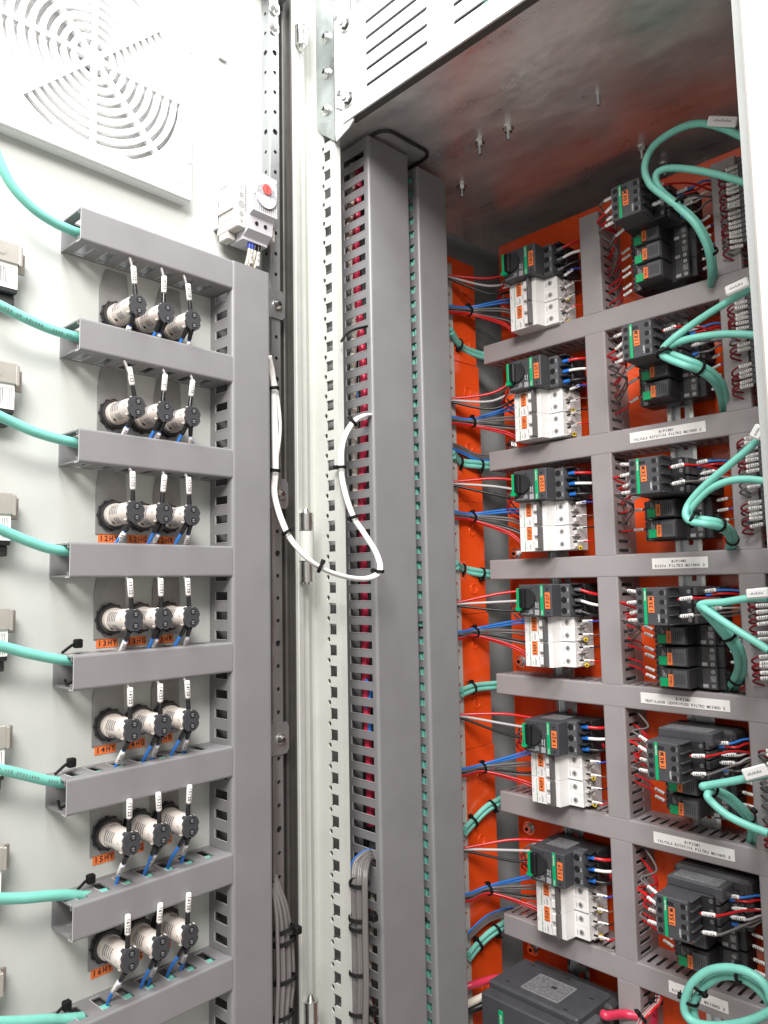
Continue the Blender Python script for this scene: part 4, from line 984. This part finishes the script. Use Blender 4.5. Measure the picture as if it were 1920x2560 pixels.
m.cyl((0, FC, zf-.005), (0, FC, zf-.0004), .0105, 'fan_white', n=32)
for k in range(8):
    a = R(90+45*k); d = Vector((math.cos(a), math.sin(a), 0)); p = d.orthogonal(); p = Vector((-d.y, d.x, 0)); w2 = .0026
    rr = (.0865, .0985, .0945, .0985)[k % 4]+.0005; q = [d*.005+p*w2, d*.005-p*w2, d*rr-p*w2, d*rr+p*w2]
    m.add([(v.x, v.y+FC, zf-.005) for v in q]+[(v.x, v.y+FC, zf+.0003) for v in q], [(0, 1, 2, 3), (4, 5, 6, 7), (0, 1, 5, 4), (1, 2, 6, 5), (2, 3, 7, 6), (3, 0, 4, 7)], 'fan_white')
m.build('grille', fan)

LZ = [.2655, .1680, .0700, -.0285, -.1260, -.2235, -.3215]
LT = [.3535, .3835, .4135]; LC = ['HY', 'HG', 'HR']; side = ['left', 'middle', 'right']
num = ['10', '11', '12', '13', '14', '15', '16']
for i, z in enumerate(LZ):
    for j in (0, 2):      # grey earthing plates behind the outer lamps
        t = LT[j]; m = MB(); top = z+.046 if i == 0 else z+.060
        a = .0155
        m.prism([(t-a, z-.0180), (t+a-.002, z-.0180), (t+a, z-.016), (t+a, z+.022), (t+a-.003, top), (t-a+.006, top), (t-a, z+.026)], .0004, .0014, 'plate_grey')
        o = m.build('backing_plate', door); o.location = (0, .8, 0)
    for j, t in enumerate(LT):
        m = MB(); tx = t-.002; m.box(tx-.0105, tx+.0105, z-.0262, z-.0178, .0002, .0006, 'orange_tag'); m.text(num[i]+LC[j], tx, z-.022, .0009, .0050, 'ink', cw=.70); o = m.build('orange_tag', door); o.location = (0, .8, 0)
        lm = thing('indicator_lamp', DOOR(t, z, 0), 'rear of the %s indicator lamp in the %s row on the door, beige barrel with black screw cap' % (side[j], ['%s122' % num[i], '%s122' % num[i]][0]), 'indicator lamp', 'rear ends of indicator lamps')
        m = MB(); m.cyl((0, 0, .0015), (0, 0, .0055), .0143, 'black', n=28); m.cyl((0, 0, .0055), (0, 0, .0075), .0132, 'black_soft', n=28)
        for k in range(12):
            a = 2*math.pi*k/12; m.box(.0142*math.cos(a)-.0010, .0142*math.cos(a)+.0010, .0142*math.sin(a)-.0010, .0142*math.sin(a)+.0010, .0016, .0052, 'black')
        m.build('lock_ring', lm)
        m = MB(); m.cyl((0, 0, .0075), (0, 0, .0125), .0108, 'lamp_beige', n=32); m.cyl((0, 0, .0125), (0, 0, .0400), .0100, 'lamp_beige', r1=.0099, n=32); m.cyl((0, 0, .0400), (0, 0, .0450), .0099, 'lamp_beige', r1=.0097, n=32)
        for k in range(12):
            a = 2*math.pi*(k+.5)/12
            if k % 2: m.box(.0095*math.cos(a)-.0012, .0095*math.cos(a)+.0012, .0095*math.sin(a)-.0012, .0095*math.sin(a)+.0012, .0395, .0428, 'lamp_beige', b=.0004)
        for k in range(5): m.ring(0, 0, .0165+k*.0032, .0175+k*.0032, .0096, .01035, 'ink_soft', 135, 185, n=36)
        for k in range(3): m.ring(0, 0, .0235+k*.0034, .0245+k*.0034, .0096, .01035, 'ink_soft', 205, 245, n=36)
        m.ring(0, 0, .0155, .0180, .0096, .01035, 'hole', 228, 242, n=36)
        m.build('barrel', lm)
        m = MB(); N = 36; poly = []
        for k in range(N):
            a = 2*math.pi*k/N; rr = .0105+(.0 if (k % 9) not in (0, 8) else -.0013); poly.append((rr*math.cos(a)*.86, rr*math.sin(a)))
        m.prism(poly, .0402, .0475, 'lamp_head')
        for y in (.0052, -.0052):
            m.cyl((.001, y, .0474), (.001, y, .0477), .0030, 'hole', n=16); m.cyl((.001, y, .0477), (.001, y, .0480), .0017, 'ink_soft', n=12); m.box(-.0008, .0028, y-.0003, y+.0003, .0480, .0481, 'hole')
        m.build('screw_cap', lm)
        # upper wire
        up0 = D(t-.001, z+.0115, .0435); e = D(t-.001+rnd(-.003, .002), z+.0575, .030); tilt = rnd(-.004, .004)+(-.003 if j == 0 and i == 1 else 0)
        zt = (DH[i][1] if i < len(DH) else 0)
        wire([up0, D(t-.001+tilt*.35, z+.0215, .0435), D(t-.001+tilt, z+.034, .0430), D(t-.001+tilt*1.2, zt+.001, .036), D(t-.001+tilt*1.2, zt+.010, .026)], .0016, 'w_grey',
             'grey wire with marker %s12%d above the %s lamp, %s door row' % (num[i], 2-j, side[j], ['topmost', 'second', 'third', 'fourth', 'fifth', 'sixth', 'lowest'][i]), 'wire', 'wires of the door lamps',
             sleeve=(.0095, .0165, .0054, '%s12%d' % (num[i], 2-j), DN-DU*.4, True), ferrule=('black_gloss', .0085))
        # lower wires
        for k in range(1 if j == 0 else 2):
            dt = 0 if j == 0 else (-.0025 if k == 0 else .0030); zb = DH[i+1][0]
            sl = (j == 0) or k == 1; tl = rnd(-.004, .003) if j < 2 else (.006 if k else -.003)
            if i == 1 and j == 2 and k == 1: tl = .014
            if i == 2 and j == 0: tl = -.008
            wire([D(t-.003+dt, z-.0105, .0435), D(t-.003+dt+tl*.3, z-.0185, .0370), D(t-.003+dt+tl*.8, z-.0275, .0300), D(t-.003+dt+tl, z-.036, .0240), D(t-.003+dt+tl, z-.046, .0185)], .0017, 'w_blue',
                 'blue wire under the %s lamp tagged %s%s%s' % (side[j], num[i], LC[j], '' if j == 0 else (', left of two', ', right of two')[k]), 'wire', 'wires of the door lamps',
                 sleeve=(.0105, .0150, .0050, '%s10%d' % (num[i], 3-j), DN-DU*.4, True) if sl else None, ferrule=('black_gloss', .0090))
# fix the lamp labels so that each names its own row
for o in list(col.objects):
    if o.name.startswith('indicator_lamp'):
        o['label'] = o['label'].replace(' row on the door', ' marker row on the door')
CTX = []
# green cables on the door entering ducts
CD = [('ZA', [(-60, -330), (60, -70), (200, 92), (330, 185), (430, 235), (520, 268)], 0), ('ZA', [(-40, 715), (60, 765), (180, 825), (300, 878), (420, 918), (560, 955)], 1), ('ZA', [(-40, 1435), (60, 1482), (200, 1545), (320, 1585), (440, 1615), (560, 1640)], 2),
      ('ZB', [(-40, 560), (60, 605), (180, 655), (300, 698), (400, 718), (500, 728)], 3), ('ZB', [(-40, 1325), (60, 1350), (180, 1382), (300, 1408), (400, 1425), (500, 1436)], 4), ('ZC', [(-40, 470), (60, 488), (170, 515), (280, 542), (360, 555), (440, 560)], 5),
      ('ZC', [(-40, 1312), (60, 1312), (170, 1308), (280, 1298), (360, 1292), (450, 1288)], 6), ('ZC', [(-40, 2118), (60, 2114), (150, 2110), (250, 2102), (330, 2098), (420, 2095)], 7)]
for z, pts, i in CD:
    P = [onD(z, a, b, (.035, .033, .031, .028, .025, .022)[k]) for k, (a, b) in enumerate(pts)]
    zm = (DH[i][0]+DH[i][1])/2+(.004 if i > 4 else 0); t1 = P[-1].dot(DU)
    P += [D(t1+.03, zm+.004, .019), D(.40, zm+.005, .020), D(.47, zm+.003, .020)]
    o = wire(P, .0044, 'teal', 'green cable running from the left edge into the %s door duct' % dn[i], 'cable', 'green cables on the door', name='signal_cable', sides=12)
    if i in (1, 5): CTX.append((o, P[:6], ('0,125 OF 581999 . 5040 2X', '0,125 OF551999 . 5040')[i == 5], .03))
    if i in (4, 5, 6, 7):
        q = D(DH[i][2]+.008, (DH[i][0]+DH[i][1])/2+.004, .022); tt = MB()
        t0 = DH[i][2]+.012; zt = DH[i][0]
        if i in (6, 7): t0 += .012
        pts_ = [D(t0-.006, DH[i][1]+.006, .012), D(t0-.010, DH[i][1]+.004, .026), D(t0-.005, DH[i][1]+.010, .037), D(t0-.012, zt+.002, .018), D(t0-.002, zt+.008, .016), D(t0+.003, zt+.009, .016)]
        tt.tube(catmull([pts_[0], pts_[1], pts_[2]], 5), .0012, 'tie', n=6); tt.tube(catmull([pts_[3], pts_[4], pts_[5]], 4), .0013, 'tie', n=6)
        h = MB(); h.box(-.0035, .0035, -.0035, .0045, -.003, .0035, 'tie', b=.001); Mx = DOOR(t0+.003, zt+.0085, .016)
        tt.add([tuple(Mx @ Vector(v)) for v in h.v], h.f, 'tie'); oo = tt.build('cable_tie', None, tuple(q)); tag(oo, 'black cable tie at the left end of the %s door duct' % dn[i], 'cable tie', 'black cable ties')
# printing along two of the door cables is left to the cable jacket
# spring clips with barcoded boxes at the left edge
CZ = [.278, .172, .060, -.036, -.132, -.228, -.325]
for i, z in enumerate(CZ):
    t = thing('contact_block', DOOR(.236, z, 0), 'black contact block under a beige metal clip, level with lamp %sHY' % num[i], 'contact block', 'clipped blocks on the door')
    m = MB(); m.box(-.030, .0185, -.022, .006, 0, .020, 'black', b=.001); m.box(-.030, .0185, -.031, -.022, 0, .014, 'black_soft', b=.001); m.build('block', t)
    m = MB(); m.box(-.028, .0180, -.018, .004, .0200, .0204, 'label_white')
    for k in range(9): m.box(-.001+k*.0011, -.0004+k*.0011-.0002*(k % 2), -.014, 0, .0205, .0206, 'ink')
    for k in range(4): m.box(.011+k*.0014, .0115+k*.0014, -.016, .001, .0205, .0206, 'ink_soft')
    m.build('barcode_label', t)
    m = MB(); m.box(-.030, .0185, .004, .022, .0190, .0225, 'beige_metal', b=.0005); m.box(.0185, .0215, .003, .021, .008, .0225, 'beige_metal', b=.0006)
    m.box(.0215, .0280, .0005, .0195, .008, .0105, 'clip_dark', b=.0006); m.cyl((.004, .013, .0225), (.004, .013, .0230), .0035, 'beige_metal', n=16); m.cyl((.004, .013, .0230), (.004, .013, .02305), .0026, 'beige_metal', n=16)
    m.build('spring_clip', t)
# thermostat and end bracket on a short rail
th = thing('thermostat', DOOR(.4995, .4075, 0), 'white thermostat with red dial clipped beside the door stiffener', 'thermostat')
m = MB(); w2 = .0165
prof = [(-.030, .012), (.042, .012), (.042, .050), (.006, .054), (-.003, .054), (-.006, .047), (-.021, .045), (-.027, .036), (-.030, .036)]
m.prism([(a, b) for a, b in prof], -w2, w2, 'thermo', 'x')
for k in range(11): m.box(-.0150+k*.0029, -.0138+k*.0029, -.0015, .016, .0540, .0542, 'plate_grey') if k*.0029-.015 < .0155 else None
for k in range(13): m.box(-w2-.0002, -w2, .000+k*.0031, .0009+k*.0031, .026, .048, 'plate_grey')
for x in (-.006, .006): m.cyl((x, -.0130, .0455), (x, -.0130, .0468), .0022, 'hole', n=14)
m.box(-.007, .009, -.0305, -.028, .016, .034, 'thermo', b=.001)
m.build('case', th)
m = MB(); m.box(-.0150, .0150, .015, .0405, .0510, .0565, 'thermo', b=.0012); m.cyl((0, .0165, .0510), (0, .0165, .0565), .0135, 'thermo', n=28)
for k in range(10): a = R(-60+k*33); m.box(.0098*math.cos(a)-.0005, .0098*math.cos(a)+.0005, .024+.0098*math.sin(a)-.0007, .024+.0098*math.sin(a)+.0007, .0565, .0567, 'ink_soft')
m.text('°C', .0115, .034, .0567, .003, 'ink_soft'); dp = m.build('dial_plate', th)
m = MB(); m.cyl((0, .024, .0565), (0, .024, .0578), .0058, 'red_dial', n=28); m.box(-.0006, .0006, .021, .027, .0578, .0579, 'w_darkred'); m.build('dial', dp)
eb = thing('end_bracket', DOOR(.4765, .4120, 0), 'beige ribbed rail end bracket left of the thermostat', 'end bracket')
m = MB(); m.box(-.0055, .0055, -.026, .026, .004, .042, 'beige', b=.001)
for sg in (1, -1):
    m.box(-.0055, .0055, sg*.026, sg*.034, .008, .024, 'beige', b=.0008)
    for k in range(8): m.box(-.0062, -.0055, sg*.005 if sg > 0 else -.014, .014 if sg > 0 else -.005, .010+k*.0034, .0115+k*.0034, 'beige')
for y, r in ((0, .0042), (.0105, .003), (-.0105, .003), (.019, .0014), (-.019, .0014)): m.cyl((0, y, .0420), (0, y, .0423), r, 'plate_grey', n=16)
m.box(-.0075, -.0055, -.0045, .0045, .008, .036, 'beige', b=.0004)
m.build('bracket_body', eb)
eb2 = thing('end_bracket', DOOR(.5215, .4110, 0), 'beige rail end bracket squeezed between the thermostat and the stiffener', 'end bracket')
m = MB(); m.box(-.003, .003, -.026, .026, .004, .040, 'beige', b=.001)
for y, r in ((0, .0022), (.0105, .002), (-.0105, .002)): m.cyl((0, y, .0400), (0, y, .0403), r, 'plate_grey', n=16)
m.build('bracket_body', eb2)
dr = thing('din_rail', DOOR(.456, .4110, 0), 'short horizontal rail carrying the thermostat on the door', 'mounting rail'); m = MB(); m.box(.012, .078, -.0175, .0175, .001, .0085, 'galv', b=.0008); m.build('rail', dr)
for k, (dt, c) in enumerate(((-.0075, 0), (-.0040, 1), (.0000, 2), (.0050, 3))):
    wire([D(.5025+dt, .378, .032), D(.5022+dt, .367, .031), D(.501+dt*.9, .355, .027), D(.499+dt*.8, .340, .021), D(.497+dt*.8, .325, .018), D(.495+dt, .30, .016)], .0019, 'w_cream',
         'cream wire hanging from the thermostat into the door duct, %s of four' % ['first', 'second', 'third', 'last'][k], 'wire', 'thermostat wires', sleeve=(.007, .016, .0044, 'T01001', DN-DU*.5, False) if k in (1, 3) else None, ferrule=('w_dblue' if k < 2 else 'black_gloss', .007))

# ================================================================ white cables crossing from the door to the cabinet
WP = [(185, 650, .835), (206, 745, .845), (222, 860, .850), (232, 1120, .852), (230, 1390, .850), (225, 1560, .846), (303, 1790, .835), (410, 1935, .83), (522, 2020, .835), (680, 2078, .85), (820, 2092, .87), (905, 2045, .885), (885, 1930, .90), (800, 1790, .91), (735, 1690, .915), (680, 1530, .915), (655, 1370, .915), (668, 1200, .92), (735, 1075, .935), (800, 1035, .945), (850, 1028, .965)]
for k in range(3):
    P = []
    for j, (a, b, d) in enumerate(WP):
        sp = 21 if j not in (3, 4) else 24
        bul = {3: (-20, 4, 36), 2: (-12, 4, 18)}.get(j, (-sp/2.0, sp/2.0, 0))[k]
        P.append(far('M2', a+bul*.8, b+(3 if j > 6 and j < 12 else 0)*(k-1)*2.2, d+(.0030 if k == 2 else 0)))
    wire(P, .00205 if k < 2 else .0018, 'w_white', 'white cable looping from the door across the hinge, %s strand' % ['left', 'right', 'inner'][k], 'cable', 'white cables crossing the hinge', name='white_cable', sides=10)
for k, (a, b, d, a2, b2, h) in enumerate(((222, 858, .848, 226, 900, 1), (230, 1390, .848, 228, 1420, 1), (303, 1790, .833, 330, 1830, 1), (520, 2020, .833, 560, 2038, 1), (902, 2042, .883, 905, 2010, 1), (735, 1692, .913, 725, 1660, 1), (656, 1368, .913, 655, 1340, 1), (738, 1078, .935, 765, 1055, 1))):
    p = far('M2', a, b, d); q = far('M2', a2, b2, d); tie(p, q-p, .0052, 'black tie on the white cable loop, %s along from the door' % ['first', 'second', 'third', 'fourth', 'fifth', 'sixth', 'seventh', 'eighth'][k])
# black tie tail near the wireway
wire([far('M2', 655, 555, .925), far('M2', 690, 505, .93), far('M2', 745, 475, .935), far('M2', 825, 455, .95)], .0016, 'tie', 'black strap end bridging the post and the first vertical duct', 'strap', name='strap')
# grey bundle in front of the first wireway
for k in range(9):
    P = []
    for j, (a, b, d) in enumerate(((690, 1352, .985), (650, 1345, .952), (606, 1395, .935), (597, 1480, .930), (598, 1640, .930), (600, 1800, .930), (604, 2000, .930), (600, 2200, .930), (598, 2330, .930))):
        sp = (k-4)*(9.6 if j > 2 else (4, 7, 9)[j]) ; ax = sp if j > 1 else sp*.3
        by = 0 if j > 2 else (k-4)*(5, 5, 3)[j]
        P.append(onY('M3', a+ax+9, b+by, (.664, .640, .620)[j]-.0018*((k*5) % 3-1) if j < 3 else .611-.0018*((k*5) % 3-1)))
    wire(P, .0026 if k else .0024, 'w_blue' if k == 0 else 'w_grey', 'blue wire at the left of the grey bundle beside the perforated post' if k == 0 else 'grey wire in the tied bundle beside the perforated post', 'wire', 'bundle beside the post', n=4)
for k, (b, r) in enumerate(((1490, .0215), (1665, .0225), (1712, .0215), (1942, .0220), (2145, .0235))):
    p = onY('M3', 611, b, .611); r *= .54; m = MB()
    for e in (-.0014, 0, .0014):
        m.tube([p+ZV*(e+.002*math.sin(q*.393))+RT*(math.cos(q*.393)*r)+F_*(math.sin(q*.393)*.0062) for q in range(16)], .0010, 'tie', n=6, closed=True)
    if k in (1, 4): h = p+RT*(r+.004)-F_*.002; m.box(h.x-.005, h.x+.005, h.y-.004, h.y+.004, h.z-.003, h.z+.005, 'tie', b=.001)
    o = m.build('cable_tie', None, tuple(p)); tag(o, 'black tie round the grey bundle beside the post, %s from the top' % ['first', 'second', 'third', 'fourth', 'fifth'][k], 'cable tie', 'black cable ties')
# grey bundle at the foot of the door
for k in range(9):
    P = []
    for j, (a, b, d) in enumerate(((175, 1480, .86), (190, 1545, .86), (213, 1640, .86), (225, 1740, .862), (232, 1850, .862), (234, 2000, .862), (225, 2130, .862), (215, 2330, .862))):
        sp = (k-4)*(1, 3, 6, 8.5, 9.5, 9.5, 8.5, 8)[j]; P.append(onD('M3', a+sp, b-(k-4)*(8 if j < 3 else 0), (.024, .028, .031)[min(j, 2)]-.002*((k*5) % 3-1)))
    wire(P, .0022, 'w_grey', 'grey wire in the tied bundle at the foot of the door duct', 'wire', 'bundle at the foot of the door', n=4)
for k, (a, b, r) in enumerate(((222, 1730, .019), (228, 1790, .021), (232, 1985, .021), (222, 2170, .019))):
    p = onD('M3', a, b, .031); r *= .56; m = MB()
    for e in (-.0014, 0, .0014):
        m.tube([p+ZV*(e+.004*math.cos(q*.393))+RT*(math.cos(q*.393)*r)+F_*(math.sin(q*.393)*.0062) for q in range(16)], .0010, 'tie', n=6, closed=True)
    if k in (0,): h = p+RT*(r+.004); m.box(h.x-.004, h.x+.004, h.y-.004, h.y+.004, h.z-.004, h.z+.004, 'tie', b=.001)
    o = m.build('cable_tie', None, tuple(p)); tag(o, 'black tie round the grey bundle at the foot of the door, %s from the top' % ['first', 'second', 'third', 'fourth'][k], 'cable tie', 'black cable ties')

# ================================================================ big contactor at the bottom
ZT = -.545
bc = thing('large_contactor', DEV(-.700, ZT), 'large black contactor at the bottom with a clear rating plate on top', 'contactor')
m = MB(); m.box(.006, .150, -.12, -.006, 0, .040, 'black_soft', b=.004); m.box(0, .140, -.12, 0, .020, .105, 'anth', b=.003)
m.box(.003, .125, -.12, -.008, .105, .125, 'anth', b=.002); m.box(-.008, .012, -.12, -.016, .060, .112, 'black', b=.002); m.box(.126, .150, -.12, -.010, .060, .118, 'anth_light', b=.002)
m.prism([(.035, .0003), (.110, .0003)][:0] or [(.030, .012), (.030, .0)], 0, 0, 'anth') if False else None
for x, z in ((.020, .03), (.075, .028), (.125, .05), (.02, .09), (.115, .095)): m.box(x, x+.006, 0, .0003, z, z+.002, 'hole')
m.build('body', bc)
m = MB(); m.box(.045, .103, .0002, .0008, .045, .092, 'sticker_grey'); m.box(.075, .083, .0009, .0011, .060, .066, 'ink'); 
for a, b, c, d in ((.045, .103, .045, .0456), (.045, .103, .0914, .092), (.045, .0456, .045, .092), (.1024, .103, .045, .092)): m.box(a, b, .0009, .0012, c, d, 'print_grey')
m.build('rating_plate', bc)
m = MB(); m.box(.0330, .0400, -.080, -.020, .125, .1262, 'green', b=.0005); m.text('Schneider', .0365, -.034, .1265, .0030, 'print_white', rot=90, cw=.52); m.build('green_stripe', bc)
s0 = onY('R5', 125, 1960, .87); s1 = onY('R5', 400, 1925, .90)
wire([s1+Vector((.01, .01, -.003)), s1, (s0+s1)/2+Vector((0, 0, .004)), s0, s0+Vector((-.01, -.01, -.004))], .0050, 'w_pink', 'thick red cable entering the big black contactor from the left', 'cable', 'power cables of the big contactor', name='power_cable', sides=12)
s0 = onY('R5', 130, 2060, .87); s1 = onY('R5', 310, 2005, .90)
wire([s1+Vector((.01, .01, 0)), s1, (s0+s1)/2+Vector((0, 0, .003)), s0, s0+Vector((-.01, -.01, -.006))], .0052, 'w_cream', 'thick cream cable entering the big black contactor from the left', 'cable', 'power cables of the big contactor', name='power_cable', sides=12)
s0 = onY('R5', 130, 2110, .87); s1 = onY('R5', 310, 2060, .90)
wire([s1+Vector((.01, .01, 0)), s1, (s0+s1)/2+Vector((0, 0, .001)), s0, s0+Vector((-.01, -.01, -.006))], .0050, 'w_black', 'thick black cable entering the big black contactor from the left', 'cable', 'power cables of the big contactor', name='power_cable', sides=12)
s0 = onY('R5', 950, 2160, .90); s1 = onY('R5', 1056, 2150, .925)
wire([s0+Vector((-.006, 0, 0)), s0, s1, s1+Vector((.02, .01, 0))], .0055, 'w_pink', 'thick red cable leaving the big black contactor to the right', 'cable', 'power cables of the big contactor', name='power_cable', sides=12)
for k in range(2):
    e = onY('R5', 345, 2083+k*30, .865); wire([e, e+Vector((-.012, 0, .0003)), e+Vector((-.020, 0, -.001)), e+Vector((-.028, .02, -.01))], .0014, 'w_grey', 'short grey wire with marker at the left of the big contactor, %s of two' % ('upper', 'lower')[k], 'wire', 'control wires of the big contactor', sleeve=(.001, .013, .0046, '16T1%d' % k, (-.1, -1, .2), False))
# wires leaving the lowest vertical duct
for k, c in enumerate(('w_lgrey', 'w_red', 'w_lgrey', 'w_lgrey', 'w_red')):
    P = [onY('B', a+k*7-10, b, y) for a, b, y in ((985, 330, .95), (985, 400, .92), (940, 450, .90), (890, 505, .89), (860, 570, .89))]
    wire(P, .0016, c, '%s wire spilling from the lowest vertical duct at the bottom edge' % ('red' if 'red' in c else 'pale grey'), 'wire', 'wires at the bottom edge')
p = onY('B', 890, 500, .89); q = onY('B', 940, 450, .90); tie(p, q-p, .006, 'black tie round the wires at the bottom edge')
p = onY('B', 985, 398, .92); tie(p, (0, 0, 1), .006, 'black tie round the wires beside the lowest vertical duct')
P = [onY('B', a, b, y) for a, b, y in ((945, 570, .90), (965, 500, .93), (960, 430, .96))]
wire(P, .0048, 'w_pink', 'thick red cable standing behind the wires at the bottom edge', 'cable', 'power cables of the big contactor', name='power_cable', sides=12)
# green cable glimpsed through the vent slots
wire([Vector((-.50, .64, .63)), Vector((-.44, .64, .655)), Vector((-.36, .65, .66)), Vector((-.26, .66, .64))], .005, 'teal', 'green cable glimpsed behind the slots of the white vent panel', 'cable', name='signal_cable', sides=12)

# final label pass for the lamps: one label per lamp
row_word = {'10': 'topmost', '11': 'second', '12': 'third', '13': 'fourth', '14': 'fifth', '15': 'sixth', '16': 'lowest'}
for o in list(col.objects):
    if o.name.startswith('indicator_lamp'):
        for n_ in num:
            if n_+'122' in o['label']:
                j = [s for s in side if ' '+s+' ' in o['label']][0]
                o['label'] = 'rear of %s lamp in the %s row on the door, above tag %s%s' % (j, row_word[n_], n_, LC[side.index(j)]); break

tag(SMALL.build('small_wiring'), 'small dark red, brown and grey wires with white markers at the terminals and relays', 'wiring', kind='stuff')
# print on the green cable jackets
def cable_text(P, t, h, start=.15, r=.0044, step=1.15):
    Q = catmull(P, 8); L = [0]
    for i in range(1, len(Q)): L.append(L[-1]+(Q[i]-Q[i-1]).length)
    m = MB(); s_ = L[-1]*start
    for ch in t:
        i = max(j for j in range(len(L)) if L[j] <= s_); i = min(i, len(Q)-2); f = (s_-L[i])/max(1e-6, L[i+1]-L[i]); p = Q[i].lerp(Q[i+1], f)
        d = (Q[i+1]-Q[i]).normalized(); n = (-p).normalized(); n = (n-d*n.dot(d)).normalized(); b = n.cross(d)
        Mx = Matrix(((d.x, b.x, n.x, p.x), (d.y, b.y, n.y, p.y), (d.z, b.z, n.z, p.z), (0, 0, 0, 1)))
        m.text(ch, 0, 0, r+.00012, h, 'ink_soft', M=Mx); s_ += h*step
    return m
for o, P, t, st in CTX:
    mm = cable_text(P, t, .0024, st); oo = mm.build('jacket_print', o, tuple(o.location)) if mm.v else None
